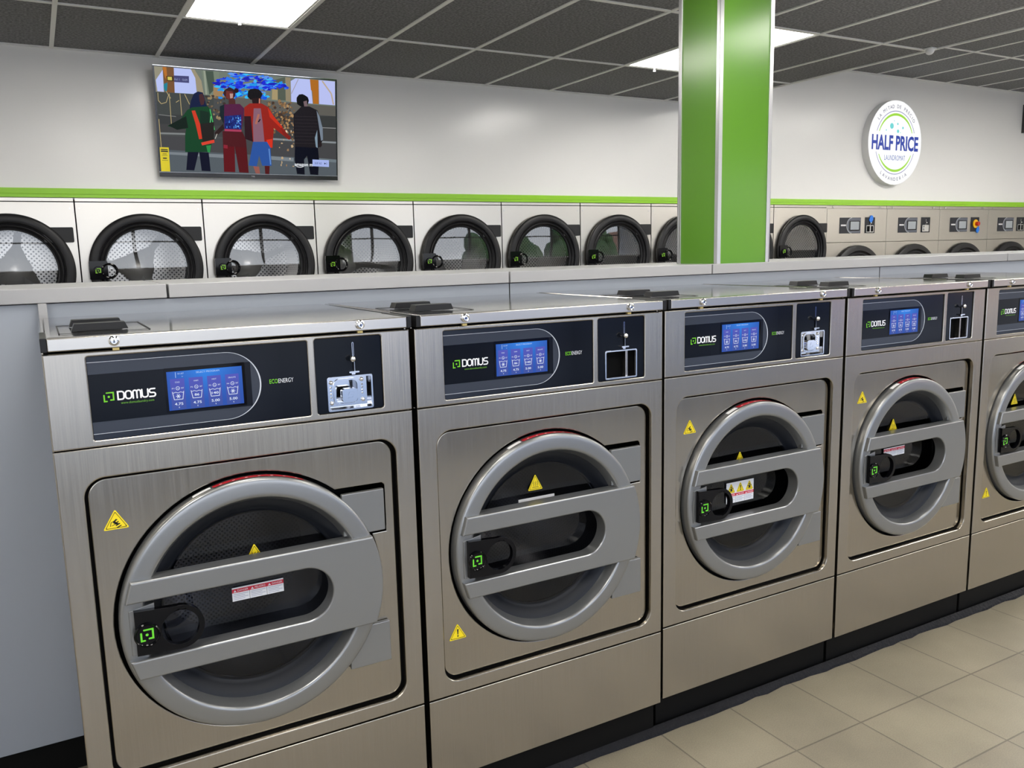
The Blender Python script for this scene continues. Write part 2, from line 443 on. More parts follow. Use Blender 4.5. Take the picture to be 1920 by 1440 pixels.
def danger_label(mb, x0, x1, z0, z1, y, tall=False, only_top=False):
    mb.plate(rect(x0, x1, z0, z1), [], y, y+.001, 'print_matte', col=WHT)
    yy = y-.0004; w = (x1-x0)/3
    if only_top:
        for i in range(3): mb.sheet([(x0+w*(i+.42), z0+.001), (x0+w*(i+.58), z0+.001), (x0+w*(i+.5), z0+.009)], yy, 'print_matte', BLK if i != 1 else rgb(150, 130, 20))
        return
    zt = z1-.004
    if tall:
        for i in range(3): triangle(mb, x0+w*(i+.5), z1-.003, .042, .044, y-.0015, ('person', 'excl', 'person')[i])
        zt = z1-.048
    mb.sheet(rect(x0, x1, zt-.012, zt), yy, 'print_matte', RED)
    for i, t in enumerate(('DANGER', 'PELIGRO', 'DANGER')):
        mb.sheet([(x0+w*i+.004, zt-.010), (x0+w*i+.013, zt-.010), (x0+w*i+.0085, zt-.003)], yy-.0003, 'print_matte', WHT)
        mb.text(t, x0+w*i+.016, zt-.006, .0062, yy-.0003, 'print_matte', WHT, anchor='l', fit=w-.020)
        for k in range(4):
            zz = zt-.017-k*.0052
            if zz > z0+.002: mb.stroke([(x0+w*i+.004, zz), (x0+w*(i+1)-.004-(.01 if k % 2 else 0), zz)], .0012, yy, 'print_matte', rgb(150, 155, 185), caps=False)
        if i: mb.stroke([(x0+w*i, z0), (x0+w*i, zt-.012)], .001, yy, 'print_matte', rgb(60, 60, 70), caps=False)

def brand_mark(mb, cx, cz, h, y, mat, col, w):
    """two facing square brackets around a dot"""
    k = h/2
    mb.stroke([(cx-k, cz+k*.45), (cx-k, cz-k), (cx-k*.45, cz-k)], w, y, mat, col)
    mb.stroke([(cx-k*.45, cz+k), (cx+k, cz+k), (cx+k, cz-k*.75), (cx+k*.35, cz-k*.75)], w, y, mat, col)
    mb.disc(cx, cz+.02*h, h*.13, y, mat, 16, col)

def wordmark(mb, x, z, w, h, y, mat, col, sw):
    """rounded five letter name: D O m U S between x and x+w"""
    lw = w/6.15; g = lw*.26
    def X(i): return x+i*(lw+g)+(lw*.25 if i > 2 else 0)
    a, b_ = z-h/2+sw/2, z+h/2-sw/2
    x0 = X(0); r = lw*.42
    mb.stroke([(x0, a), (x0, b_)]+arc(x0+lw-r, b_-r, r, 90, 0, 6)+arc(x0+lw-r, a+r, r, 0, -90, 6), sw, y, mat, col, closed=True)
    x0 = X(1); r = lw*.47
    mb.stroke(arc(x0+r, b_-r, r, 90, 180, 6)+arc(x0+r, a+r, r, 180, 270, 6)+arc(x0+lw-r, a+r, r, 270, 360, 6)+arc(x0+lw-r, b_-r, r, 0, 90, 6), sw, y, mat, col, closed=True)
    x0 = X(2); ww = lw*1.28; r = ww/4
    mb.stroke([(x0, a), (x0, b_-r)]+arc(x0+r, b_-r, r, 180, 0, 8)+[(x0+2*r, a)], sw, y, mat, col)
    mb.stroke([(x0+2*r, b_-r)]+arc(x0+3*r, b_-r, r, 180, 0, 8)+[(x0+4*r, a)], sw, y-.0002, mat, col)
    x0 = X(3); r = lw*.45
    mb.stroke([(x0, b_)]+arc(x0+r, a+r, r, 180, 270, 6)+arc(x0+lw-r, a+r, r, 270, 360, 6)+[(x0+lw, b_)], sw, y, mat, col)
    x0 = X(4); q = (b_-a)/4
    mb.stroke([(x0+lw*.95, b_)]+arc(x0+q, b_-q, q, 90, 270, 8)+arc(x0+lw-q, a+q, q, 90, -90, 8)+[(x0, a)], sw, y, mat, col)

# ------------------------------------------------------------------ washer
CU, CZ, R = .492, -1.008, .379
def Lz(z): return z-FL
def zmb():
    return MB()
def washer(x, y, w, label, spec):
    root = empty('washing_machine', x, y, FL, label, 'washing machine', 'front loading washers in the near row')
    O = (0, 0, FL)
    def put(mb, name, parent=root, lab=None, **k):
        o = mb.build(name, parent=parent, origin=O, **k)
        if lab: o['label'] = lab
        return o
    # cabinet: sides, back, top, front frame round the door opening
    c = MB()
    c.box(0, .004, .03, .90, -1.795, -.229, 'steel'); c.box(w-.004, w, .03, .90, -1.795, -.229, 'steel')
    c.box(.004, w-.004, .88, .90, -1.795, -.229, 'steel'); c.box(.004, w-.004, .04, .88, -.26, -.245, 'black_matte')
    c.box(.004, w-.004, .06, .88, -1.79, -1.77, 'steel')
    put(c, 'cabinet')
    f = MB(); f.cplate(rect(0, w, -1.490, -.4875), [rrect(.062, .944, -1.444, -.569, .055, 14)], 0, .034, 'steel')
    put(f, 'front_frame', smooth=10)
    s_ = MB(); s_.plate(rrect(.055, .951, -1.452, -.562, .055), [rrect(.072, .934, -1.435, -.579, .05)], .034, .05, 'black_matte'); put(s_, 'panel_seal')
    # pressed front panel, notched for the upper hinge
    a_lo = math.atan2(.135, .366); a_hi = math.atan2(.295, .252); rr_ = .39
    hole = [(CU+rr_*math.cos(a_lo-(2*PI-(a_hi-a_lo))*k/72), CZ+rr_*math.sin(a_lo-(2*PI-(a_hi-a_lo))*k/72)) for k in range(73)]+[(.898, CZ+.295), (.906, CZ+.287), (.906, CZ+.135)]
    pn = MB(); pn.cplate(rrect(.071, .935, -1.435, -.578, .048, 14), [hole], .022, .036, 'steel_sheet', b=.003)
    put(pn, 'front_panel', smooth=10)
    fa = MB()
    fa.cplate(rect(0, w, -.4845, -.231), [rrect(.099, .681, -.468, -.244, .006, 4), rrect(.702, .911, -.468, -.241, .008, 4)], 0, .03, 'steel')
    put(fa, 'control_fascia', smooth=10)
    lp = MB(); lp.box(0, w, 0, .02, -1.795, -1.4945, 'steel'); put(lp, 'kick_panel', bevel=.003)
    pl = MB(); pl.box(0, w, .045, .075, FL, -1.797, 'plinth'); pl.box(0.02, w-.02, .075, .85, FL, -1.797, 'plinth'); put(pl, 'plinth', bevel=.002)
    # control panel
    cp = MB(); Y = .006
    cp.box(.099, .681, Y, .02, -.468, -.244, 'print', rgb(17, 20, 27))
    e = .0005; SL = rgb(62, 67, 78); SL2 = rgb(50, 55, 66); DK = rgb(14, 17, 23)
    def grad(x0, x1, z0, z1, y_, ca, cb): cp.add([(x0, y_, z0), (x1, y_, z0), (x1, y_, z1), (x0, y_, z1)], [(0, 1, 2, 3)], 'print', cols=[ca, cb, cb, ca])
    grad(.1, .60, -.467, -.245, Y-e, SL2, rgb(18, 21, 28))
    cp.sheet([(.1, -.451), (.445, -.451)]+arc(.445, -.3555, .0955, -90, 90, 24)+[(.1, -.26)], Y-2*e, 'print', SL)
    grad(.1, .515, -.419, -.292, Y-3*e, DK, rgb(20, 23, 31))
    LN = rgb(205, 210, 220)
    cp.stroke([(.1, -.26), (.445, -.26)], .0012, Y-4*e, 'print', LN, caps=False); cp.stroke([(.1, -.451), (.445, -.451)], .0012, Y-4*e, 'print', LN, caps=False)
    ap = arc(.445, -.3555, .0955, -90, 90, 32)
    cp.stroke(ap, [.0012+.0028*math.sin(PI*k/32)**2 for k in range(33)], Y-4*e, 'print', LN, caps=False)
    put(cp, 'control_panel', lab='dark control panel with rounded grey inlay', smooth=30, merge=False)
    cpo = [o for o in root.children if o.name.startswith('control_panel')][0]
    br_ = MB()
    brand_mark(br_, .1445, -.355, .0225, Y-4*e, 'print', GRN, .0035)
    wordmark(br_, .1665, -.3535, .0905, .0250, Y-4*e, 'print', rgb(245, 245, 248), .0040)
    br_.text('www.domuslaundry.com', .2135, -.3735, .0062, Y-4*e, 'print', rgb(110, 170, 60), fit=.082)
    put(br_, 'brand_lettering', parent=cpo)
    br_ = MB()
    br_.text('ECO', .566, -.3545, .0125, Y-4*e, 'print', GRN, anchor='l', fit=.024, bold=.01); br_.text('ENERGY', .5915, -.3545, .0125, Y-4*e, 'print', rgb(225, 228, 235), anchor='l', fit=.044)
    put(br_, 'energy_lettering', parent=cpo)
    sc_ = MB()
    sc_.plate(rrect(.284, .499, -.4145, -.2915, .003, 3), [], Y-.0026, Y, 'black_gloss')
    x0, x1, z0, z1 = .2905, .4905, -.409, -.3015; y_ = Y-.0031
    nx = 12
    for i in range(nx):
        for j in range(6):
            a, b_ = i/nx, (i+1)/nx; c0, c1 = j/6, (j+1)/6
            def cc(u, v):
                g = max(0, 1-abs(u-.52)*1.6)*max(0, v-.1)
                return rgb(50+8*g, 86+62*g, 176+72*g)
            sc_.add([(x0+(x1-x0)*a, y_, z0+(z1-z0)*c0), (x0+(x1-x0)*b_, y_, z0+(z1-z0)*c0), (x0+(x1-x0)*b_, y_, z0+(z1-z0)*c1), (x0+(x1-x0)*a, y_, z0+(z1-z0)*c1)], [(0, 1, 2, 3)], 'screen', cols=[cc(a, c0), cc(b_, c0), cc(b_, c1), cc(a, c1)])
    yt = y_-.0004; WW = rgb(225, 235, 255)
    sc_.text('SELECT PROGRAM', .398, -.3085, .0048, yt, 'screen', rgb(190, 215, 255), fit=.062)
    sc_.text('01:07', .327, -.3085, .004, yt, 'screen', rgb(190, 215, 255), fit=.016); sc_.text('kr', .331, -.3165, .003, yt, 'screen', rgb(190, 215, 255))
    sc_.stroke([(.3135, -.304), (.3135, -.3195)], .0012, yt, 'screen', rgb(190, 215, 255), caps=False)
    for i, (nm, pr, mid, tt) in enumerate((('COLD', '4.75', '*', 'P1'), ('WARM', '4.75', '86', 'P2'), ('HOT', '5.00', '140', 'P3'), ('DELICATE', '5.00', '*', 'P4'))):
        cx = .3165+i*.0485
        sc_.add([(cx-.0185, yt, -.4075), (cx+.0185, yt, -.4075), (cx+.0185, yt, -.322), (cx-.0185, yt, -.322)], [(0, 1, 2, 3)], 'screen', cols=[rgb(66, 88, 165)]*2+[rgb(88, 92, 190)]*2)
        yq = yt-.0004
        sc_.text(nm, cx, -.3315, .0038, yq, 'screen', WW, fit=.012 if i < 3 else .02)
        sc_.text(tt, cx-.012, -.3485, .0038, yq, 'screen', WW, fit=.006); sc_.text("30'", cx+.012, -.3485, .0038, yq, 'screen', WW, fit=.0075)
        sc_.stroke(circ(cx, -.3485, .0046, 16), .0012, yq, 'screen', WW, closed=True, caps=False)
        sc_.stroke([(cx-.002, -.3475), (cx, -.3495), (cx+.003, -.3495)], .001, yq, 'screen', WW, caps=False)
        sc_.stroke([(cx-.0145, -.358), (cx-.011, -.3795), (cx+.011, -.3795), (cx+.0145, -.358)], .0016, yq, 'screen', WW)
        sc_.stroke([(cx-.0125, -.361), (cx-.006, -.359), (cx, -.3615), (cx+.006, -.359), (cx+.0125, -.361)], .0013, yq, 'screen', WW)
        if mid == '*':
            for k in range(3): sc_.stroke([(cx-.0055*math.cos(k*PI/3), -.3705-.0055*math.sin(k*PI/3)), (cx+.0055*math.cos(k*PI/3), -.3705+.0055*math.sin(k*PI/3))], .0018, yq, 'screen', WW)
        else: sc_.text(mid, cx, -.3705, .0065, yq, 'screen', WW, fit=.0062*len(mid), bold=.02)
        sc_.text(pr, cx, -.392, .0072, yq, 'screen', WW, fit=.022, bold=.015); sc_.text('$', cx, -.4015, .0036, yq, 'screen', WW)
    put(sc_, 'touch_screen', parent=cpo, lab='lit blue touch screen with four wash programs and prices', merge=False)
    # coin panel
    cn = MB()
    slot = rrect(.738, .876, -.462, -.362, .005, 4)
    cn.plate(rrect(.703, .910, -.467, -.242, .006, 4), [slot], Y, .02, 'print', col=rgb(16, 20, 27), back=False)
    put(cn, 'coin_panel', lab='dark panel carrying the coin slot and coin return')
    cno = [o for o in root.children if o.name.startswith('coin_panel')][0]
    rim = MB(); rim.plate(rrect(.7355, .8785, -.4645, -.3595, .006, 4), [rrect(.7405, .8735, -.4595, -.3645, .005, 4)], Y-.003, .008, 'chrome')
    rim.box(.7405, .8735, .05, .052, -.4595, -.3645, 'black_matte' if spec['cup'] == 'open' else 'chrome')
    for bx in ((.7385, .7405, .008, .05, -.4595, -.3645), (.8735, .8755, .008, .05, -.4595, -.3645), (.7405, .8735, .008, .05, -.4615, -.4595), (.7405, .8735, .008, .05, -.3645, -.3625)):
        rim.box(*bx, 'black_matte' if spec['cup'] == 'open' and bx[0] < .87 and bx[4] > -.461 else 'chrome')
    if spec['cup'] == 'open':
        rim.box(.838, .848, .02, .04, -.4595, -.3645, 'steel_edge')
        put(rim, 'coin_return', parent=cno, lab='open black coin return with chrome rim', bevel=.001)
    else:
        rim.plate(rect(.7405, .862, -.452, -.3645), [rrect(.761, .833, -.4455, -.3715, .018)], .014, .018, 'chrome')
        rim.plate(rrect(.757, .837, -.4495, -.3675, .02), [rrect(.763, .831, -.4435, -.3735, .016)], .010, .016, 'chrome')
        rim.plate(rrect(.783, .831, -.4415, -.3995, .010), [], .010, .030, 'chrome')
        rim.stroke([(.820, -.413), (.806, -.412), (.803, -.419), (.818, -.421), (.816, -.429), (.803, -.429)], .0035, .0095, 'chrome', (1, 1, 1))
        for (a, b_) in ((.749, -.440), (.848, -.437), (.750, -.377), (.846, -.374)): rim.ball(a, .012, b_, .0065, 'chrome', 12)
        for k in range(4): rim.ball(.749, .013, -.392-k*.010, .0028, 'chrome', 8); rim.ball(.8475, .013, -.39-k*.009, .0028, 'chrome', 8)
        put(rim, 'coin_return', parent=cno, lab='bright chrome coin return cup', bevel=.001)
    lv = MB()
    lv.plate(rrect(.818, .8235, -.301, -.258, .0027, 3), [rrect(.8193, .8222, -.2995, -.2595, .0014, 3)], Y-.002, Y, 'chrome')
    lv.box(.8185, .8225, Y-.003, Y, -.345, -.309, 'black_gloss'); lv.box(.8225, .8238, Y-.004, Y, -.345, -.309, 'chrome')
    lv.plate(rrect(.803, .835, -.3505, -.3455, .0024, 3), [], Y-.012, Y, 'chrome'); lv.plate(rrect(.812, .824, -.3565, -.3505, .002, 3), [], Y-.006, Y, 'chrome')
    lv.ball(.813, -.014, -.307, .0095, 'chrome', 16); lv.tube([(.813, -.010, -.308), (.8195, Y, -.316)], .0025, 'chrome', 8)
    put(lv, 'coin_slot_lever', parent=cno, lab='chrome coin slot and ball lever')
    # lid
    ld = MB(); ld.plate([(.014, -.2235), (w-.014, -.2235), (w-.014, -.190), (.014, -.190)], [], -.020, -.004, 'steel_edge')
    ld.box(.014, w-.014, -.004, .93, -.2235, -.190, 'steel_lid')
    put(ld, 'lid', bevel=.003, seg=3); ldo = [o for o in root.children if o.name.startswith('lid')][0]
    for a, b_ in ((-.001, .014), (w-.014, w+.001)):
        k_ = MB(); k_.box(a, b_, -.021, .20, -.2245, -.188, 'black'); k_.box(a+.002, b_-.002, .20, .93, -.2235, -.191, 'steel_lid'); put(k_, 'end_cap', parent=ldo, bevel=.002, lab='black plastic lid corner cap')
    for a in (.168, w-.166):
        k_ = MB(); k_.lathe(a, -.2045, [(.0135, -.020), (.0135, -.026), (.0105, -.0285), (.0085, -.026), (.007, -.0255), (.006, -.028), (0, -.0285)], 'chrome', 24)
        k_.box(a-.0012, a+.0012, -.0292, -.028, -.2085, -.2005, 'black_matte'); put(k_, 'lock', parent=ldo, lab='round chrome key lock')
        k_ = MB(); k_.box(a-.004, a+.012, -.010, .0, -.2305, -.2235, 'brass'); put(k_, 'latch_tab', parent=ldo, lab='small brass tab under the lid')
    fr = MB()
    for (a, b_, c_, d) in ((.045, .275, .125, .128), (.045, .275, .46, .463), (.045, .048, .125, .463), (.272, .275, .125, .463)): fr.box(a, b_, c_, d, -.1905, -.1893, 'black')
    put(fr, 'hopper_flap', parent=ldo)
    for yy0 in (.175, .355):
        k_ = MB()
        k_.plate([(.078, -.1885), (.222, -.1885), (.214, -.169), (.086, -.169)], [], yy0, yy0+.05, 'black'); k_.box(.092, .208, yy0+.005, yy0+.045, -.1898, -.1885, 'black')
        put(k_, 'hopper_handle', parent=ldo, bevel=.0025, lab='black wedge handle of the soap hopper')
    # drum housing and drum
    dr = MB(); dr.lathe(CU, CZ, [(.262, .075), (.262, .50)], 'drum_washer', 64, uvk=.26)
    dr.lathe(CU, CZ, [(.262, .50), (.001, .50)], 'drum_washer', 64, uvk='disc')
    put(dr, 'drum', merge=False)
    hs = MB(); hs.lathe(CU, CZ, [(.258, .074), (.43, .074), (.43, .04)], 'black_matte', 72)
    hs.lathe(CU, CZ, [(.2585, .070), (.264, .062), (.270, .070)], 'chrome', 72)
    put(hs, 'door_well')
    # door
    dm = MB(); dm.lathe(CU, CZ, [(.372, .036), (R, .034), (R, -.001), (R-.001, -.0045), (R-.003, -.0075), (R-.006, -.0095), (R-.010, -.0107), (R-.015, -.0115), (R-.020, -.0119), (.334, -.0135), (.329, -.0135), (.3245, -.0127), (.3212, -.0100), (.3192, -.006), (.3177, -.002), (.3160, .002), (.305, .030), (.303, .05)], 'silver', 128)
    Db = put(dm, 'door_ring', lab='matte silver ring of the door', smooth=50)
    zt, zb, s0, s1, hw = -.866, -1.150, -.926, -1.092, .083
    def onc(z): return CU+math.sqrt(max(0, (R-.001)**2-(z-CZ)**2))
    aT = math.degrees(math.atan2(zt-CZ, onc(zt)-CU)); aB = math.degrees(math.atan2(zb-CZ, onc(zb)-CU))
    P = [(.149, zt), (.131, s0), (.625, s0)]+arc(.625, (s0+s1)/2, hw, 90, -90, 24)[1:-1]+[(.625, s1), (.131, s1), (.149, zb)]+arc(CU, CZ, R-.001, aB, aT, 32)
    pb = MB(); pb.cplate(P, [], -.030, .024, 'silver', b=.005, seg=4); put(pb, 'door_pull', lab='silver cross bars forming the pull of the door', smooth=10)
    for (za, zb_, xl_) in ((-.862, -.727, .76), (-1.303, -1.168, .76)):
        hg = MB()
        hg.plate([(xl_, za), (.897, za), (.897, zb_), (xl_, zb_)], [], .003, .020, 'silver')
        put(hg, 'hinge', bevel=.003)
    gk = MB(); gk.lathe(CU, CZ, [(.308, .026), (.300, .030), (.292, .034), (.275, .050), (.266, .060), (.258, .062)], 'rubber', 96); put(gk, 'door_gasket', lab='dark rubber door gasket', smooth=60)
    gl = MB(); gl.lathe(CU, CZ, [(.264, .058), (.20, .0605), (.12, .0625), (.0005, .063)], 'glass_dark', 72); go = put(gl, 'door_glass', lab='smoked round door glass')
    rd = MB(); rd.lathe(CU, CZ, [(R+.0015, .020), (R+.0015, -.001)], 'print_matte', 32, math.radians(66), math.radians(106), col=rgb(170, 20, 36))
    rd.lathe(CU, CZ, [(R+.0016, .020), (R+.0016, .001)], 'print_matte', 8, math.radians(107), math.radians(115), col=WHT)
    for k in range(7):
        a = math.radians(69+k*5.5); rd.lathe(CU, CZ, [(R+.0019, .010), (R+.0019, .003)], 'print_matte', 3, a, a+.02, col=rgb(235, 190, 190))
    put(rd, 'rim_label', lab='red warning strip along the top edge of the door', merge=False)
    # latch
    lt = MB(); zc = -1.018
    lt.plate([(.138, -.950), (.205, -.937), (.205, -.975), (.200, -1.060), (.200, -1.078), (.138, -1.080)], [], -.016, .02, 'silver')
    lo = put(lt, 'latch_mount', bevel=.002)
    hp = [(.150, -.948)]+arc(.266, zc, .064, 97, -90, 28)+[(.150, -1.076)]
    lb = MB(); lb.plate(hp, [circ(.266, zc, .050, 36)], -.033, -.014, 'black_gloss')
    put(lb, 'latch_handle', parent=lo, bevel=.003, seg=3, lab='glossy black ring handle of the door latch')
    bt = MB(); bt.lathe(.178, zc, [(.034, -.033), (.034, -.038), (.031, -.041), (.028, -.038), (.027, -.036), (.0001, -.036)], 'black_gloss', 36)
    brand_mark(bt, .178, zc, .030, -.0365, 'print', rgb(110, 215, 60), .005); put(bt, 'release_button', parent=lo, lab='round black button with green square mark', merge=False)
    # stickers
    if spec.get('hand'):
        t_ = MB(); triangle(t_, *spec['hand'][:2], .056, .066, .0205, spec['hand'][2]); put(t_, 'warning_triangle', lab='yellow triangular warning sticker', merge=False)
    if spec.get('hot'):
        t_ = MB(); triangle(t_, *spec['hot'], .058, .062, .0555, 'heat'); put(t_, 'heat_warning_triangle', lab='yellow hot surface sticker on the glass', merge=False)
    if spec.get('danger'):
        d = spec['danger']; t_ = MB(); danger_label(t_, *d[:4], .056, tall=d[4] == 'tall', only_top=d[4] == 'top'); put(t_, 'danger_label', lab='white and red danger sticker on the glass', merge=False)
    return root

XL = [0, 1.0211, 2.0407, 3.0555, 4.0739]; WD = [1.0041, .9955, .9994, 1.001, 1.0]; YO = [0, -.0016, .0147, .0129, .0121]
washer(XL[0], YO[0], WD[0], 'stainless steel front loading washer at the left end of the near row, chrome coin cup', dict(cup='cup', hand=(.132, -.666, 'hand'), hot=(.499, -.846), danger=(.425, .578, -1.014, -.972, 'wide')))
washer(XL[1], YO[1], WD[1], 'second stainless washer from the left, black exclamation mark triangle low on its front panel', dict(cup='open', hand=(.123, -1.249, 'excl'), hot=(.464, -.783), danger=(.394, .544, -.905, -.867, 'top')))
washer(XL[2], YO[2], WD[2], 'middle stainless washer with a tall three triangle danger sticker seen behind the ring handle', dict(cup='cup', hand=(.146, -.666, 'hand'), hot=(.452, -.843), danger=(.380, .535, -1.061, -.972, 'tall')))
washer(XL[3], YO[3], WD[3], 'fourth stainless washer from the left, open black coin return and washed out pale screen', dict(cup='open', hand=(.147, -.656, 'hand'), hot=(.422, -.821), danger=(.363, .516, -1.004, -.962, 'wide')))
washer(XL[4], YO[4], WD[4], 'stainless washer at the right end of the near row, cut off by the picture edge', dict(cup='cup', hand=(.137, -1.268, 'excl'), hot=(.398, -.804)))

# ------------------------------------------------------------------ bulkhead and ledge
bk = empty('bulkhead', -2.5, 1.0, FL, 'grey laminate service bulkhead standing behind the washer row', 'bulkhead')
def child_w(mb, name, root, lab=None, **k):
    o = mb.build(name, parent=root, origin=(root.location.x/S, root.location.y/S, root.location.z/S+FL), **k)
    if lab: o['label'] = lab
    return o
b1 = MB(); b1.box(-2.5, 13.2, 1.0, 1.72, -1.806, -.145, 'lamina'); child_w(b1, 'body', bk)
b1 = MB(); b1.box(-2.5, 13.2, 1.03, 1.69, FL, -1.806, 'plinth'); child_w(b1, 'plinth', bk, 'black recessed plinth')
b1 = MB(); b1.box(.003, .031, .955, 1.0, -1.2, -.142, 'lamina_light'); child_w(b1, 'corner_trim', bk, 'pale vertical trim strip', bevel=.002)
for xs in (1.93, 4.57, 6.9):
    b1 = MB(); b1.box(xs-.002, xs+.002, .9985, 1.001, -.5, -.145, 'black_matte'); child_w(b1, 'panel_joint', bk)
seams = [-2.5, .436, 1.922, 3.172, 5.9, 8.6, 13.2]
names = ['left end length of the pale grey ledge cap, behind the first washer', 'ledge cap length behind the first and second washers, between two vertical joints',
         'short ledge cap length just left of the green column', 'ledge cap length that carries the green column', 'ledge cap length to the right of the green column', 'far right length of the pale grey ledge cap']
for i in range(6):
    q = MB(); q.box(seams[i]+.004, seams[i+1]-.004, .98, 1.76, -.1415, -.089, 'lamina_light')
    o = W(q, 'ledge_cap', (seams[i]+.004, 1.35, -.1415), bevel=.003); tag(o, names[i], 'ledge', 'ledge cap lengths on the bulkhead')

# column
cr_ = empty('column', 3.42, 1.16, -.089, 'square green panelled column with aluminium corner trims standing on the ledge', 'column')
CX0, CX1, CY0, CY1, CT = 3.222, 3.612, 1.0, 1.325, 1.56
q = MB(); q.box(CX0+.006, CX1-.006, CY0+.006, CY1-.006, -.089, CT, 'green'); child_w(q, 'green_cladding', cr_)
for (a, b_, sx, sy) in ((CX0, CY0, 1, 1), (CX1, CY0, -1, 1), (CX0, CY1, 1, -1), (CX1, CY1, -1, -1)):
    q = MB(); t = .026
    q.box(min(a, a+sx*t), max(a, a+sx*t), min(b_, b_+sy*.006), max(b_, b_+sy*.006), -.089, CT, 'alu')
    q.box(min(a, a+sx*.006), max(a, a+sx*.006), min(b_, b_+sy*t), max(b_, b_+sy*t), -.089, CT, 'alu')
    child_w(q, 'corner_trim', cr_, 'aluminium corner trim', bevel=.0015)

# ------------------------------------------------------------------ dryers
YB = 4.849
def dryer(x, label):
    w = .924
    root = empty('tumble_dryer', x, YB, FL, label, 'tumble dryer', 'stainless dryers along the back wall')
    O = (0, 0, FL)
    def put(mb, name, parent=root, lab=None, **k):
        o = mb.build(name, parent=parent, origin=O, **k)
        if lab: o['label'] = lab
        return o
    cu, cz = .474, -.055
    q = MB(); q.plate(rect(.005, w-.002, -.62, .450), [circ(cu, cz, .375, 64)], 0, .02, 'steel_dryer', back=False); put(q, 'front_panel')
    q = MB(); q.plate(rect(.005, w-.002, -1.90, -.627), [circ(cu, -1.19, .375, 64)], 0, .02, 'steel_dryer', back=False); put(q, 'lower_front_panel')
    q = MB(); q.box(.005, w-.002, 0, .02, .4565, .482, 'steel_dryer'); put(q, 'top_strip', bevel=.0015)
    q = MB(); q.box(.0015, .004, .012, 1.0, -1.9, .48, 'black_matte'); q.box(w-.003, w, .012, 1.0, -1.9, .48, 'black_matte'); q.box(.004, w-.003, .012, .018, .44, .47, 'black_matte'); q.box(.004, w-.003, .98, 1.0, -1.9, .48, 'steel_dryer'); q.box(.004, w-.003, .02, .98, .45, .456, 'black_matte')
    q.box(.0015, w, .03, 1., FL, -1.9, 'plinth'); put(q, 'cabinet')
    for a in (.03, w-.03):
        q = MB(); q.cyl(a, .405, .006, -.003, 0, 'alu', 12); put(q, 'screw')
    for zc in (cz, -1.19):
        q = MB()
        q.lathe(cu, zc, [(.405, .0), (.418, -.018), (.420, -.034), (.412, -.044), (.395, -.050), (.362, -.052), (.355, -.048), (.352, -.030), (.345, -.026), (.340, -.034), (.332, -.038), (.326, -.034), (.322, -.020), (.316, -.016), (.310, -.022), (.302, -.020), (.298, -.002), (.298, .03)], 'dryer_black', 96)
        d = put(q, 'door', lab='black round dryer door frame', smooth=40)
        q = MB(); q.plate(rrect(.70, .902, zc+.205, zc+.318, .01, 4), [], -.030, 0, 'dryer_black'); put(q, 'hinge', parent=d, bevel=.004)
        q = MB(); q.lathe(cu, zc, [(.299, -.008), (.2, -.010), (.001, -.011)], 'glass_clear', 48); put(q, 'door_glass', parent=d, lab='round clear door glass')
        q = MB(); q.lathe(cu, zc, [(.29, .03), (.36, .06), (.38, .08), (.38, .75)], 'drum_dryer', 64, uvk=.38); q.lathe(cu, zc, [(.38, .75), (.001, .75)], 'drum_dryer', 64, uvk='disc')
        dr = put(q, 'drum', lab='perforated steel drum')
        q = MB()
        for k in range(3):
            a = .35+x*1.7+k*2*PI/3; ca, sa = math.cos(a), math.sin(a); pts = []
            for (p, h, yv) in ((0, .10, .64), (.12, .075, .60), (.20, .03, .66), (.38, .022, .70)):
                for sgn in (-1, 1): pts.append((cu+p*ca-sgn*h*sa, .74, zc+p*sa+sgn*h*ca))
                pts.append((cu+p*ca, yv, zc+p*sa))
            fs = []
            for j in range(3):
                b0, b1_ = j*3, j*3+3
                fs += [(b0, b0+2, b1_+2, b1_), (b0+2, b0+1, b1_+1, b1_+2)]
            q.add(pts, fs, 'spider')
        q.lathe(cu, zc, [(.13, .70), (.10, .63), (.05, .60), (.001, .595)], 'spider', 32)
        put(q, 'drum_arms', parent=dr, lab='three armed pressed steel spider', smooth=60)
        q = MB(); q.plate(rrect(.055, .185, zc-.082, zc+.060, .01, 4), [], -.062, -.046, 'black_gloss')
        q.tube([(.195+.053*math.cos(2*PI*k/28), -.058, zc-.018+.053*math.sin(2*PI*k/28)) for k in range(28)], .009, 'black_gloss', 8, closed=True)
        q.lathe(.115, zc-.014, [(.034, -.062), (.034, -.068), (.030, -.072), (.001, -.072)], 'black_gloss', 20)
        brand_mark(q, .115, zc-.014, .032, -.0725, 'print', rgb(130, 190, 60), .007)
        put(q, 'latch_handle', parent=d, lab='black latch plate with ring pull and green mark', merge=False)
    return root
DX = .31505; DW = .92694
dlab = ['dryer at the far left with bright drum arms, cut off by the picture edge', 'dryer below the left part of the television', 'dryer below the right part of the television',
        'dryer just right of the television, fourth from the left', 'fifth dryer from the left in the back row', 'sixth dryer from the left in the back row', 'last whole dryer left of the green column',
        'dryer cut by the left edge of the green column', 'dryer almost hidden behind the green column, only its hinge edge showing', 'dryer directly right of the green column, last before the coin washers']
for i in range(-1, 9):
    if i == 7:     # wholly behind the column
        pass
    dryer(DX+i*DW, dlab[i+1])

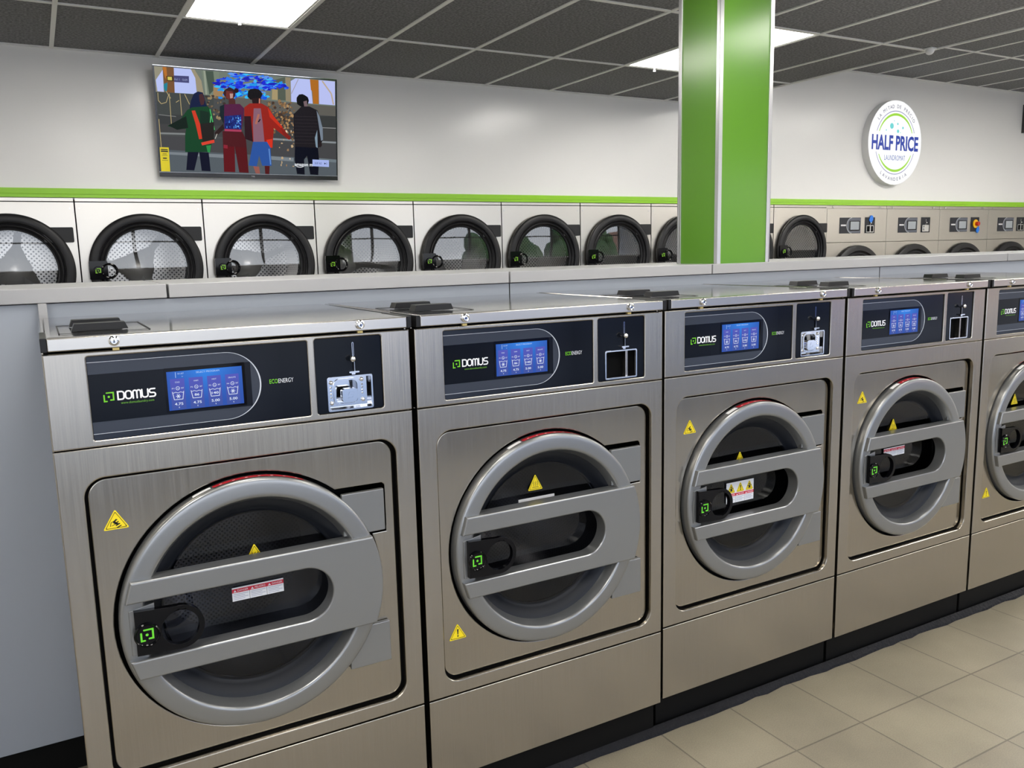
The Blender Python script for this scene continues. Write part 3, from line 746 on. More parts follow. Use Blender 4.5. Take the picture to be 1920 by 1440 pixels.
# coin operated stack at the right
def stack_washer(x, w, variant, label):
    root = empty('stacked_machine', x, YB, FL, label, 'washing machine', 'machines with control panels at the right of the back wall')
    O = (0, 0, FL)
    def put(mb, name, parent=root, lab=None, **k):
        o = mb.build(name, parent=parent, origin=O, **k)
        if lab: o['label'] = lab
        return o
    q = MB(); q.box(.002, w-.002, 0, 1., -1.86, .020, 'steel_dryer'); q.box(.01, w-.01, .04, .98, FL, -1.86, 'plinth'); put(q, 'cabinet', bevel=.002)
    q = MB(); q.box(.002, w-.002, 0, 1., .024, .444, 'steel_dryer'); put(q, 'control_fascia', bevel=.002)
    q = MB(); q.box(.002, w-.002, .01, 1., .447, .482, 'steel_dryer'); put(q, 'top_strip')
    for a in (.12, w-.14):
        q = MB(); q.cyl(a, .463, .012, .0, .01, 'chrome', 12); put(q, 'screw')
    q = MB(); z0, z1 = .134, .332; x0, x1 = .235, .63
    q.box(x0, x1, -.004, 0, z0, z1, 'print', rgb(46, 48, 54))
    cx = x0+.265
    q.sheet([(x1, z0+.004), (x1, z1-.004)]+arc(cx-.04, .233, .095, 90, 270, 16), -.0045, 'print', rgb(98, 102, 112))
    q.stroke(arc(cx-.04, .233, .095, 90, 270, 16), .008, -.005, 'print', rgb(180, 184, 190), caps=False)
    q.stroke([(x0+.02, .236), (x0+.115, .236)], .020, -.005, 'print', rgb(215, 215, 218), caps=False)
    q.plate(rrect(cx-.085, cx+.112, .168, .292, .01, 3), [], -.008, -.004, 'black_gloss')
    cpn = put(q, 'control_panel', merge=False)
    q = MB(); q.sheet(rect(cx-.070, cx+.095, .180, .282), -.009, 'print', rgb(160, 166, 172)); put(q, 'screen', parent=cpn, merge=False, lab='small pale grey display')
    q = MB(); q.box(.715, .905, -.004, 0, z0, z1+.004, 'print', rgb(36, 38, 44)); cn = put(q, 'coin_panel', merge=False)
    q = MB()
    if variant in (0, 3):
        q.box(.74, .80, -.009, -.004, .150, .228, 'black_matte'); q.box(.83, .86, -.009, -.004, .150, .228, 'black_matte'); q.plate(rect(.735, .875, .145, .233), [rect(.742, .868, .152, .226)], -.011, -.004, 'chrome'); q.box(.805, .825, -.010, -.004, .150, .228, 'alu')
        q.ball(.815, -.015, .262, .011, 'chrome', 10); q.box(.812, .818, -.006, -.004, .238, .31, 'chrome')
        put(q, 'coin_return', parent=cn)
    elif variant == 1:
        q.plate(rrect(.735, .875, .145, .233, .006, 3), [], -.010, -.004, 'chrome'); q.plate(rrect(.765, .845, .160, .222, .015), [], -.02, -.01, 'chrome')
        q.ball(.815, -.015, .262, .011, 'chrome', 10); q.box(.812, .818, -.006, -.004, .238, .31, 'chrome')
        put(q, 'coin_return', parent=cn)
    else:
        q.cyl(.815, .245, .060, -.015, -.004, 'yellow_p', 24); q.cyl(.825, .245, .030, -.055, -.015, 'red_p', 20); put(q, 'emergency_stop', parent=cn, bevel=.004, lab='red mushroom button on a yellow collar')
    if variant in (0, 2):
        q = MB(); cz_ = .318 if variant == 0 else .165; cx_ = .825 if variant == 0 else .875
        q.plate(rpoly([(cx_-.045, cz_-.02), (cx_, cz_-.055), (cx_+.04, cz_-.01), (cx_+.03, cz_+.035), (cx_-.01, cz_+.045)], .012), [], -.012, -.006, 'blue_tag'); put(q, 'blue_tag', parent=cn, lab='blue paper tag stuck to the coin panel')
    q = MB(); cu, zc = .565, -.535
    q.lathe(cu, zc, [(.50, .0), (.52, -.02), (.515, -.045), (.49, -.056), (.45, -.058), (.44, -.04), (.43, -.036), (.42, -.045), (.405, -.045), (.395, -.028), (.38, -.030), (.37, -.004)], 'dryer_black', 80)
    d = put(q, 'door', smooth=40, lab='black round door frame')
    q = MB(); q.lathe(cu, zc, [(.38, -.012), (.001, -.014)], 'black_gloss', 48); put(q, 'door_glass', parent=d)
    return root
SX = [8.657, 9.802, 10.921, 12.05]
stack_washer(SX[0], 1.143, 0, 'stacked machine with a blue tag above its coin return, beside the last dryer')
stack_washer(SX[1], 1.117, 1, 'stacked machine with a chrome coin cup, directly below the round sign')
stack_washer(SX[2], 1.127, 2, 'stacked machine with a yellow and red emergency button')
stack_washer(SX[3], 1.13, 3, 'rightmost stacked machine, cut off by the picture edge')

# ------------------------------------------------------------------ room
def struct(mb, name, origin, **k): return tag(W(mb, name, origin, **k), kind='structure')
XA, XB, YF = -3.2, 13.3, -5.6
q = MB(); q.box(XA, XB, YF-.1, YB+1.05, FL-.1, FL, 'floor'); struct(q, 'floor', (0, 0, FL))
q = MB(); q.box(XA, XB, YB, YB+.12, .484, 2.3, 'wall'); q.box(XA, XB, YB+1.02, YB+1.1, FL, .484, 'wall_plain'); struct(q, 'wall_back', (0, YB, .48))
q = MB(); q.box(XA-.1, XA, YF-.1, YB+1.1, FL, 2.3, 'wall_plain'); struct(q, 'wall_left', (XA, 0, FL))
q = MB(); q.box(XB, XB+.1, YF-.1, YB+1.1, FL, 2.3, 'wall_plain'); struct(q, 'wall_right', (XB, 0, FL))
# low ceiling (left) with openings for the lay-in lights, and the raised ceiling (right)
gx0, gw, gy0, gh = .27, .72, 3.62, 1.46
lights = [(1, 0), (6, 0), (-3, -1), (3, -2), (0, -2), (6, -2), (-2, -3), (1, -4), (4, -4), (7, -4), (-4, -4), (8, 0)][:11]
XS = 6.62
q = MB(); q.box(XA, XS, YF-.1, YB+.1, 1.567, 1.62, 'ceil'); q.box(XS-.01, XS, YF-.1, YB, 1.60, 2.12, 'wall_plain'); struct(q, 'ceiling_1', (0, 0, 1.567))
q = MB(); q.box(XS, XB, YF-.1, YB+.1, 2.107, 2.16, 'ceil'); struct(q, 'ceiling_2', (XS, 0, 2.107))
q = MB(); hwid = .0145
xg = gx0-5*gw
while xg < XS-.02:
    if xg > XA: q.box(xg-hwid, xg+hwid, YF, YB, 1.559, 1.567, 'grid')
    xg += gw
yg = gy0
while yg > YF:
    q.box(XA, XS, yg-hwid, yg+hwid, 1.5588, 1.567, 'grid'); yg -= gh
q.box(XA, XS, YB-.03, YB, 1.557, 1.567, 'grid')
q.box(XS-.03, XS, YF, YB, 1.556, 1.600, 'grid')
struct(q, 'trim_1', (0, 0, 1.56))
q = MB(); xg = 9.447-4*.705
while xg < XB: 
    if xg > XS: q.box(xg-hwid, xg+hwid, YF, YB, 2.099, 2.107, 'grid')
    xg += .705
yg = 3.56
while yg > YF: q.box(XS, XB, yg-hwid, yg+hwid, 2.0988, 2.107, 'grid'); yg -= gh
q.box(XS, XB, YB-.03, YB, 2.096, 2.107, 'grid'); struct(q, 'trim_2', (XS, 0, 2.1))
# lime green stripe above the dryers
q = MB(); q.box(XA, XB, YB-.022, YB, .484, .552, 'stripe'); q.box(XA, XB, YB-.026, YB-.022, .508, .514, 'stripe'); struct(q, 'trim_3', (0, YB, .5), bevel=.004)
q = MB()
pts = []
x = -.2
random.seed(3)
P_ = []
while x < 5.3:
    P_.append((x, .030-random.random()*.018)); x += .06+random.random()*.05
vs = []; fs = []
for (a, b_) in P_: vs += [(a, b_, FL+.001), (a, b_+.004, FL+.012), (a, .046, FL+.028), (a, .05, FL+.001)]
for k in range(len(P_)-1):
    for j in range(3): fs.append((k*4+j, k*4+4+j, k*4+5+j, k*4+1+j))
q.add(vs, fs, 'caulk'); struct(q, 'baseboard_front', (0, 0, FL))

# ceiling light panels
llab = {(1, 0): 'white light panel in the ceiling above the television', (6, 0): 'white light panel in the ceiling cut by the green column'}
for (i, j) in lights:
    x0 = gx0+i*gw; y1 = gy0+j*gh
    if x0+gw > XS: continue
    r = empty('ceiling_light', x0+gw/2, y1-gh/2, 1.565, llab.get((i, j), 'white lay-in light panel in the dark ceiling behind the viewer'), 'ceiling light', 'lay-in ceiling light panels')
    q = MB(); q.box(x0+.03, x0+gw-.03, y1-gh+.03, y1-.03, 1.5655, 1.568, 'lamp'); child_w(q, 'diffuser', r)
    q = MB(); z0, z1 = 1.562, 1.5668
    q.box(x0+.0145, x0+.03, y1-gh+.0145, y1-.0145, z0, z1, 'grid'); q.box(x0+gw-.03, x0+gw-.0145, y1-gh+.0145, y1-.0145, z0, z1, 'grid')
    q.box(x0+.03, x0+gw-.03, y1-.03, y1-.0145, z0, z1, 'grid'); q.box(x0+.03, x0+gw-.03, y1-gh+.0145, y1-gh+.03, z0, z1, 'grid'); child_w(q, 'frame', r)
for (i, j) in ((0, 0), (2, 0), (4, 0), (6, 0), (1, -2), (3, -2), (5, -2), (7, -2)):
    x0 = 7.4+i*.705; y1 = 2.10+j*gh
    r = empty('ceiling_light', x0+.35, y1-gh/2, 2.105, 'white lay-in light panel in the raised ceiling out of view', 'ceiling light', 'lay-in ceiling light panels of the raised ceiling')
    q = MB(); q.box(x0+.03, x0+.675, y1-gh+.03, y1-.03, 2.1055, 2.108, 'lamp_high'); child_w(q, 'diffuser', r)
    q = MB(); q.box(x0+.015, x0+.03, y1-gh+.015, y1-.015, 2.103, 2.1068, 'grid'); q.box(x0+.675, x0+.69, y1-gh+.015, y1-.015, 2.103, 2.1068, 'grid'); child_w(q, 'frame', r)
# sprinkler stubs and dome sensor
for (x, y, l) in ((1.34, 3.50, 'tiny white ceiling clip below the left light panel'), (4.86, 3.55, 'tiny white ceiling clip below the light panel near the column')):
    q = MB(); q.box(x-.006, x+.006, y-.004, y+.004, 1.525, 1.567, 'white_plastic'); q.box(x-.008, x+.008, y-.008, y+.008, 1.52, 1.53, 'white_plastic'); tag(W(q, 'ceiling_clip', (x, y, 1.567)), l, 'clip')
r = empty('dome_sensor', 6.54, 2.10, 1.556, 'white dome sensor on the edge of the lower ceiling', 'sensor')
q = MB(); q.ball(6.54, 2.10, 1.548, .036, 'white_plastic', 20); child_w(q, 'dome', r)
q = MB(); vs = []; q.box(6.50, 6.58, 2.06, 2.14, 1.550, 1.5685, 'white_plastic'); child_w(q, 'base', r, bevel=.01)

# ------------------------------------------------------------------ round sign
sg = empty('wall_sign', 9.77, YB, 1.27, 'round white backlit laundromat sign with blue lettering on the back wall', 'sign')
SCX, SCZ, SR, SY = 9.77, 1.27, .527, 4.752
q = MB(); q.plate(circ(SCX, SCZ, SR, 72), [], SY, YB, 'white_plastic'); child_w(q, 'case', sg)
q = MB(); y_ = SY-.001; q.disc(SCX, SCZ, SR-.004, y_, 'sign', 72, col=(1., 1., 1.001))
NV = rgb(42, 58, 150); yl = y_-.001; LG = rgb(160, 220, 60)
def sarc(a0, a1, r, w_, c_): q.stroke(arc(SCX, SCZ, r, a0, a1, 40), w_, yl, 'sign', c_, caps=False)
sarc(20, 160, .392, .007, NV); sarc(198, 342, .392, .007, NV)
ga = arc(SCX, SCZ, .350, 22, 158, 40); q.stroke(ga, [.012+.018*math.sin(PI*k/40) for k in range(41)], yl, 'sign', LG, caps=False)
ga = arc(SCX, SCZ, .350, 205, 335, 40); q.stroke(ga, [.012+.018*math.sin(PI*k/40) for k in range(41)], yl, 'sign', LG, caps=False)
q.text('HALF PRICE', SCX, SCZ-.003, .185, yl, 'sign', rgb(30, 60, 165), fit=.92, bold=.035)
q.text('LAUNDROMAT', SCX, SCZ-.188, .062, yl, 'sign', rgb(40, 90, 175), fit=.41, bold=-.004)
AQ = rgb(110, 215, 215)
for (a, b_, r_) in ((-.085, .205, .036), (.03, .235, .014), (.135, .19, .016), (.04, .145, .022), (-.19, .15, .010), (-.04, .27, .007), (.09, .13, .007)): q.disc(SCX+a, SCZ+b_, r_, yl, 'sign', 20, AQ)
def arctext(t, a0, a1, r, h, flip):
    for k, ch in enumerate(t):
        if ch == ' ': continue
        a = math.radians(a0+(a1-a0)*k/(len(t)-1))
        q.text(ch, SCX+r*math.cos(a), SCZ+r*math.sin(a), h, yl, 'sign', rgb(60, 65, 110), ang=a+(PI/2 if flip else -PI/2))
arctext('LA MITAD DE PRECIO', 140, 40, .450, .042, False)
arctext('LAVANDERIA', 236, 300, .455, .042, True)
child_w(q, 'face', sg, 'glowing white sign face with blue and green print', merge=False)

# ------------------------------------------------------------------ television
tvx0, tvx1, tz0, tz1, ty0, ty1 = .930, 2.368, .650, 1.4665, 4.78, 4.66
TV = empty('television', (tvx0+tvx1)/2, ty0, tz0, 'wall mounted flat screen television showing four people', 'television')
TW = tvx1-tvx0; TH = math.hypot(tz1-tz0, ty1-ty0); tilt = math.atan2(ty0-ty1, tz1-tz0)
TV.rotation_euler = (tilt, 0, 0)
def tvput(mb, name, lab=None, parent=TV, **k):
    o = mb.build(name, parent=parent, **k)
    if lab: o['label'] = lab
    return o
q = MB(); q.box(-TW/2, TW/2, 0, .035, 0, TH, 'tv_bezel'); q.box(-TW/2+.2, TW/2-.2, .035, .055, .1, TH-.25, 'black'); tvput(q, 'housing', bevel=.004)
q = MB(); q.plate(rect(-TW/2, TW/2, 0, TH), [rect(-TW/2+.012, TW/2-.012, .036, TH-.012)], -.004, 0, 'tv_bezel')
q.box(-TW/2, TW/2, -.0055, -.003, TH-.004, TH, 'chrome'); q.box(-TW/2, TW/2, -.0055, -.003, .034, .037, 'alu'); q.text('TCL', 0, .017, .010, -.005, 'print', rgb(200, 200, 205), wx=1.1)
tvput(q, 'bezel', bevel=.0008, merge=False)
q = MB()
q.box(-.25, .25, .055, .085, .35, .50, 'black'); q.box(-.1, .1, .085, .122, .38, .40, 'black'); tvput(q, 'wall_bracket')
# picture: photographed frame coordinates mapped onto the panel
src = [(40, 48), (1872, 198), (1868, 1165), (110, 1125)]
def homography(src):
    # solve 8x8 for map src -> unit square (s,t)
    dst = [(0, 1), (1, 1), (1, 0), (0, 0)]; A = []
    for (x, y), (u, v) in zip(src, dst):
        A.append([x, y, 1, 0, 0, 0, -u*x, -u*y, u]); A.append([0, 0, 0, x, y, 1, -v*x, -v*y, v])
    n = 8
    for i in range(n):
        p = max(range(i, n), key=lambda r: abs(A[r][i])); A[i], A[p] = A[p], A[i]
        for r in range(n):
            if r != i:
                f = A[r][i]/A[i][i]
                for c in range(i, 9): A[r][c] -= f*A[i][c]
    h = [A[i][8]/A[i][i] for i in range(n)]+[1]
    return lambda x, y: ((h[0]*x+h[1]*y+h[2])/(h[6]*x+h[7]*y+1), (h[3]*x+h[4]*y+h[5])/(h[6]*x+h[7]*y+1))
H = homography(src)
px0, px1, pz0, pz1 = -TW/2+.012, TW/2-.012, .037, TH-.012
q = MB(); lay = [0]
def pic(pts, c, raw=False):
    lay[0] += 1; y = -.0002-lay[0]*.00004
    out = []
    for (x, yy) in pts:
        s, t = (x, yy) if raw else H(x, yy)
        s = min(1, max(0, s)); t = min(1, max(0, t))
        out.append((px0+(px1-px0)*s, pz0+(pz1-pz0)*t))
    try: q.sheet(out, y, 'screen', rgb(*c))
    except Exception: pass
def blob(cx, cy, rx, ry, c, n=9, jag=.25, rnd=random):
    pic([(cx+rx*math.cos(2*PI*k/n)*(1+jag*(rnd.random()-.5)*2), cy+ry*math.sin(2*PI*k/n)*(1+jag*(rnd.random()-.5)*2)) for k in range(n)], c)
def pline(a, b_, w_, c):
    dx, dy = b_[0]-a[0], b_[1]-a[1]; l = math.hypot(dx, dy); nx_, ny_ = -dy/l*w_/2, dx/l*w_/2
    pic([(a[0]+nx_, a[1]+ny_), (b_[0]+nx_, b_[1]+ny_), (b_[0]-nx_, b_[1]-ny_), (a[0]-nx_, a[1]-ny_)], c)
rn = random.Random(11)
pic([(0, 0), (1, 0), (1, 1), (0, 1)], (74, 76, 76), raw=True)
pic([(30, 40), (1880, 190), (1870, 460), (60, 315)], (112, 122, 112))
pic([(40, 48), (130, 55), (140, 320), (60, 310)], (150, 145, 125))
pic([(128, 85), (140, 312), (75, 306), (58, 190)], (188, 198, 246))
pic([(125, 50), (240, 62), (250, 322), (150, 315)], (120, 82, 48)); pic([(125, 50), (165, 54), (178, 210), (150, 160)], (184, 112, 40))
pic([(240, 62), (412, 75), (458, 170), (474, 335), (250, 322)], (186, 198, 248))
pic([(412, 75), (450, 78), (520, 200), (545, 340), (476, 335), (458, 170)], (156, 146, 120))
pic([(520, 90), (700, 100), (690, 350), (560, 342)], (118, 130, 114)); pic([(540, 92), (560, 95), (580, 340), (560, 340)], (150, 158, 140))
pic([(560, 95), (640, 100), (650, 200), (640, 300), (600, 340)], (70, 84, 72))
pic([(640, 240), (760, 200), (740, 360), (640, 350)], (160, 130, 90))
pic([(1370, 160), (1420, 165), (1420, 415), (1370, 405)], (146, 134, 108)); pic([(1220, 200), (1365, 160), (1370, 400), (1290, 395)], (84, 92, 80)); pic([(1235, 280), (1290, 290), (1290, 395), (1230, 390)], (168, 150, 110))
pic([(1422, 200), (1470, 172), (1622, 184), (1642, 432), (1425, 412)], (186, 196, 246)); pline((1428, 330), (1500, 180), 8, (165, 160, 175))
pic([(1616, 184), (1702, 190), (1702, 436), (1645, 432), (1640, 310), (1625, 290)], (176, 108, 34))
pic([(1704, 190), (1868, 205), (1866, 448), (1706, 436)], (188, 196, 246)); pline((1740, 200), (1830, 330), 14, (190, 172, 150)); pline((1830, 330), (1850, 440), 14, (190, 172, 150))
for k in range(190):
    a = rn.random()*2*PI; r_ = rn.random()**.6; cx = 960+r_*math.cos(a)*300; cy = 225+r_*math.sin(a)*125
    if rn.random() < .15: cx = 1150+rn.random()*240; cy = 210+rn.random()*70
    blob(cx, cy, 12+rn.random()*34, 6+rn.random()*16, rn.choice([(24, 40, 214), (30, 70, 236), (40, 120, 246), (60, 190, 250), (96, 150, 240), (22, 24, 180), (30, 150, 235)]), 7, .5, rn)
for k in range(26): blob(700+rn.random()*530, 330+rn.random()*50, 14+rn.random()*20, 10+rn.random()*16, rn.choice([(30, 140, 240), (50, 190, 250), (20, 90, 230)]), 6, .4, rn)
pic([(60, 310), (640, 350), (640, 560), (80, 560)], (66, 70, 68)); pic([(860, 370), (1866, 462), (1866, 560), (860, 480)], (96, 94, 88))
pic([(80, 545), (1868, 560), (1868, 690), (90, 640)], (58, 60, 60)); pic([(95, 640), (1868, 690), (1868, 830), (100, 740)], (66, 66, 66))
pline((100, 735), (352, 742), 18, (128, 132, 132)); pline((1230, 792), (1868, 828), 18, (136, 142, 146)); pline((1560, 670), (1868, 682), 7, (150, 150, 150)); pline((85, 545), (260, 565), 8, (120, 122, 120))
pic([(110, 760), (1868, 845), (1868, 1010), (110, 900)], (70, 70, 72)); pic([(110, 900), (1868, 1000), (1868, 1165), (110, 1125)], (86, 94, 100))
pic([(185, 925), (740, 950), (740, 985), (185, 950)], (124, 132, 138)); pic([(1190, 965), (1440, 985), (1440, 1020), (1190, 1000)], (124, 132, 138)); pic([(1690, 985), (1868, 1000), (1868, 1030), (1690, 1015)], (110, 122, 128))
for k in range(150):
    cx = 1180+rn.random()*270; cy = 400+rn.random()*330; s_ = 5+rn.random()*12
    blob(cx, cy, s_, s_, rn.choice([(124, 94, 62), (150, 116, 78), (96, 72, 48), (176, 140, 96), (70, 52, 40)]), 5, .4, rn)
for k in range(50): blob(560+rn.random()*190, 350+rn.random()*240, 6+rn.random()*14, 6+rn.random()*12, rn.choice([(60, 48, 40), (120, 100, 76), (84, 70, 56), (150, 130, 96)]), 5, .4, rn)
for k in range(26): blob(1290+rn.random()*150, 620+rn.random()*480, 4+rn.random()*9, 5+rn.random()*12, rn.choice([(196, 168, 130), (230, 214, 190), (120, 96, 72), (150, 120, 90)]), 5, .4, rn)
for a, b_ in (((75, 320), (80, 400)), ((80, 400), (110, 435)), ((110, 435), (160, 420)), ((160, 420), (185, 340)), ((190, 330), (212, 645)), ((150, 290), (205, 380)), ((298, 330), (316, 555)), ((345, 335), (395, 440)), ((258, 420), (290, 400)), ((85, 590), (110, 880))): pline(a, b_, 7, (178, 160, 116))
blob(155, 255, 18, 50, (30, 130, 150), 8, .4, rn)
# person in green coat
pic([(480, 308), (530, 320), (552, 400), (560, 440), (585, 470), (560, 520), (440, 520), (395, 480), (410, 400), (440, 330)], (14, 26, 62))
pic([(490, 340), (525, 330), (548, 395), (540, 440), (510, 450), (495, 400)], (70, 38, 42))
pic([(420, 470), (580, 460), (620, 520), (645, 700), (600, 930), (560, 925), (350, 925), (350, 760), (360, 690), (270, 690), (170, 660), (280, 630), (370, 500)], (18, 66, 36))
pic([(180, 655), (360, 560), (380, 680), (270, 700)], (14, 30, 20)); pic([(500, 500), (590, 520), (600, 700), (500, 780)], (18, 44, 30))
pic([(560, 860), (610, 855), (598, 932), (575, 925)], (44, 140, 74)); pline((600, 490), (645, 700), 9, (70, 190, 100)); pline((610, 560), (600, 640), 7, (120, 210, 140))
pic([(415, 505), (450, 502), (500, 640), (525, 790), (490, 795), (455, 640)], (206, 58, 34)); pic([(510, 830), (640, 798), (645, 830), (520, 858)], (220, 66, 46))
pic([(500, 640), (640, 620), (640, 800), (525, 820)], (34, 30, 26))
pic([(375, 925), (485, 925), (440, 1112), (360, 1108)], (12, 14, 36)); pic([(490, 925), (585, 930), (605, 1120), (515, 1115)], (12, 14, 36))
# person in patterned top
blob(800, 330, 62, 62, (54, 24, 28), 12, .1, rn); blob(865, 300, 26, 26, (34, 16, 22), 9, .1, rn)
pic([(765, 300), (830, 310), (840, 380), (800, 400), (760, 370)], (110, 44, 40)); pic([(800, 330), (835, 330), (830, 375), (805, 380)], (190, 150, 140)); pic([(790, 380), (850, 380), (860, 450), (790, 450)], (80, 40, 36))
pic([(740, 440), (900, 435), (945, 480), (940, 560), (915, 700), (745, 690), (735, 580), (700, 560), (700, 480)], (84, 28, 66)); pic([(700, 460), (745, 440), (740, 640), (700, 560)], (20, 34, 40))
pic([(745, 560), (915, 545), (915, 690), (745, 690)], (24, 38, 110))
for k in range(40): blob(755+rn.random()*155, 560+rn.random()*125, 4+rn.random()*8, 4+rn.random()*10, rn.choice([(50, 90, 190), (20, 24, 80), (80, 150, 230), (30, 50, 130)]), 5, .4, rn)
for k in range(22): blob(870+rn.random()*40, 555+rn.random()*125, 5, 8, rn.choice([(120, 190, 246), (60, 110, 220)]), 5, .4, rn)
pic([(745, 690), (915, 700), (915, 720), (745, 712)], (170, 60, 92))
pic([(730, 640), (745, 690), (665, 760), (645, 730)], (44, 28, 26)); pline((650, 790), (670, 740), 6, (210, 205, 195))
pic([(725, 712), (925, 720), (960, 800), (985, 1135), (890, 1130), (845, 860), (850, 1128), (738, 1124)], (78, 22, 26))
pic([(735, 870), (845, 870), (850, 1128), (738, 1124)], (96, 16, 22)); pic([(850, 870), (960, 880), (985, 1135), (890, 1130)], (86, 18, 22)); pic([(735, 850), (775, 855), (775, 890), (735, 885)], (140, 36, 52))
# person in orange jacket
blob(1050, 335, 76, 58, (16, 12, 14), 12, .12, rn); pic([(1020, 380), (1115, 370), (1110, 440), (1070, 465), (1030, 440)], (36, 18, 18)); pline((1100, 380), (1098, 440), 14, (200, 130, 110))
pic([(1000, 430), (1120, 430), (1190, 470), (1240, 560), (1400, 770), (1390, 800), (1240, 680), (1225, 880), (1170, 878), (1130, 820), (1030, 820), (960, 780), (945, 600), (945, 470)], (150, 34, 22))
pic([(1180, 470), (1240, 560), (1330, 670), (1310, 680), (1200, 570)], (200, 48, 24)); pic([(945, 560), (1010, 560), (1030, 820), (950, 790)], (44, 20, 26)); pic([(1165, 800), (1225, 790), (1225, 880), (1170, 878)], (214, 52, 30))
pic([(1040, 480), (1110, 480), (1130, 640), (1145, 820), (1035, 820), (1030, 640)], (136, 96, 112)); pline((1090, 540), (1060, 640), 20, (178, 110, 90)); pline((1105, 590), (1085, 620), 12, (20, 18, 24))
pic([(1310, 680), (1410, 770), (1400, 800), (1340, 760)], (128, 34, 26))
pic([(1030, 820), (1170, 820), (1205, 880), (1215, 1062), (1120, 1062), (1090, 960), (1065, 1070), (985, 1060)], (44, 84, 158)); pline((1190, 890), (1205, 1050), 12, (96, 140, 206))
pic([(1030, 1066), (1090, 1072), (1098, 1142), (1055, 1140)], (150, 90, 80)); pic([(1145, 1064), (1195, 1064), (1190, 1148), (1150, 1146)], (80, 22, 24))
# person in dark checked shirt
blob(1532, 400, 62, 66, (10, 10, 12), 12, .14, rn); pic([(1540, 410), (1575, 400), (1580, 470), (1550, 475)], (120, 100, 104))
pic([(1520, 460), (1600, 460), (1680, 500), (1725, 640), (1730, 800), (1700, 870), (1680, 880), (1450, 870), (1440, 700), (1440, 540)], (30, 26, 30))
for k in range(9): pline((1450, 560+k*34), (1680, 566+k*34), 4, (50, 44, 48))
pic([(1670, 500), (1700, 560), (1730, 680), (1732, 800), (1712, 810), (1690, 640)], (120, 132, 146)); pic([(1650, 780), (1675, 700), (1678, 885), (1660, 870)], (130, 150, 166))
pic([(1450, 870), (1680, 880), (1690, 1000), (1680, 1155), (1600, 1150), (1570, 960), (1540, 1000), (1545, 1150), (1468, 1145), (1445, 1000)], (10, 12, 26))
blob(1705, 850, 18, 26, (40, 30, 32), 8, .2, rn)
# overlays on the picture
pic([(235, 145), (388, 152), (390, 222), (240, 212)], (70, 72, 118)); pic([(160, 150), (232, 154), (235, 205), (165, 200)], (60, 44, 20)); pic([(172, 158), (216, 160), (218, 195), (174, 192)], (214, 200, 90))
def pt(s, x, y, h, fit, c, bold=0):
    lay[0] += 1; a = H(x, y); b_ = H(x+fit, y+fit*.04); k0 = H(x, y-h/2); k1 = H(x, y+h/2)
    q.text(s, px0+(px1-px0)*a[0], pz0+(pz1-pz0)*a[1], abs(k0[1]-k1[1])*(pz1-pz0), -.0002-lay[0]*.00004, 'screen', rgb(*c), anchor='l', fit=(b_[0]-a[0])*(px1-px0), bold=bold)
pt('Ad 1 · 0:09', 238, 182, 22, 135, (150, 160, 200))
pt('amazon m', 1445, 1046, 34, 180, (240, 244, 250), .02)
for k in range(8):
    a0 = 1462+k*9; pline((a0, 1068+math.sin(PI*k/8)*9), (a0+10, 1068+math.sin(PI*(k+1)/8)*9), 6, (240, 244, 250))
pic([(1624, 998), (1788, 1006), (1788, 1074), (1624, 1066)], (168, 184, 240)); pt('SKIP AD', 1645, 1036, 20, 72, (60, 70, 120)); pic([(1742, 1030), (1742, 1048), (1760, 1040)], (20, 24, 50)); pline((1766, 1028), (1766, 1052), 4, (90, 100, 150))
tvput(q, 'display', 'lit picture of four people in front of a blue glass sculpture', merge=False)
q = MB(); ex0, ex1, ez0, ez1 = -TW/2+.012, -TW/2+.078, .040, .222
q.box(ex0, ex1, -.014, -.012, ez0, ez1, 'print_matte', rgb(240, 222, 20))
for (zz, hh, ww) in ((.205, .008, .05), (.192, .010, .052), (.172, .004, .03), (.162, .003, .04), (.140, .009, .028), (.124, .003, .044)): q.sheet(rect((ex0+ex1)/2-ww/2, (ex0+ex1)/2+ww/2, zz-hh/2, zz+hh/2), -.0145, 'print_matte', rgb(110, 100, 30) if hh < .005 else rgb(30, 30, 20))
tvput(q, 'energy_label', 'yellow energy label stuck on the lower left corner', merge=False)
# edge of a second television at the far right
t2 = empty('television', 12.95, YB-.03, 1.54, 'edge of a second wall television at the right picture border', 'television')
q = MB(); q.box(12.72, 13.25, YB-.10, YB, 1.54, 1.94, 'tv_bezel'); child_w(q, 'housing', t2, bevel=.004)
q = MB(); q.plate(rect(12.715, 13.255, 1.535, 1.945), [rect(12.735, 13.235, 1.555, 1.925)], YB-.105, YB-.10, 'alu'); child_w(q, 'bezel', t2)

# ------------------------------------------------------------------ shop front behind the viewer
q = MB(); mull = [XA, -.9, 1.6, 4.1, 6.6, 9.1, 11.4, XB]
q.box(XA, XB, YF-.1, YF, FL, -1.62, 'wall_front'); q.box(XA, XB, YF-.1, YF, 1.15, 2.3, 'wall_front')
q.box(-3.2, -2.6, YF-.1, YF, FL, 2.0, 'wall_front')
struct(q, 'wall_front', (0, YF, FL))
for i, (a, b_) in enumerate(zip(mull[:-1], mull[1:])):
    q = MB(); t = .05
    q.box(a, a+t, YF-.08, YF-.02, -1.62, 1.15, 'sky_frame'); q.box(b_-t, b_, YF-.08, YF-.02, -1.62, 1.15, 'sky_frame'); q.box(a+t, b_-t, YF-.08, YF-.02, -1.62, -1.57, 'sky_frame'); q.box(a+t, b_-t, YF-.08, YF-.02, 1.10, 1.15, 'sky_frame'); q.box(a+t, b_-t, YF-.08, YF-.02, .62, .66, 'sky_frame')
    struct(q, 'window_%d' % (i+1), (a, YF, -1.62))
q = MB(); q.box(-30, 45, -30, YF-.12, FL-.12, FL-.02, 'street'); struct(q, 'ground_outside', (0, -15, FL))
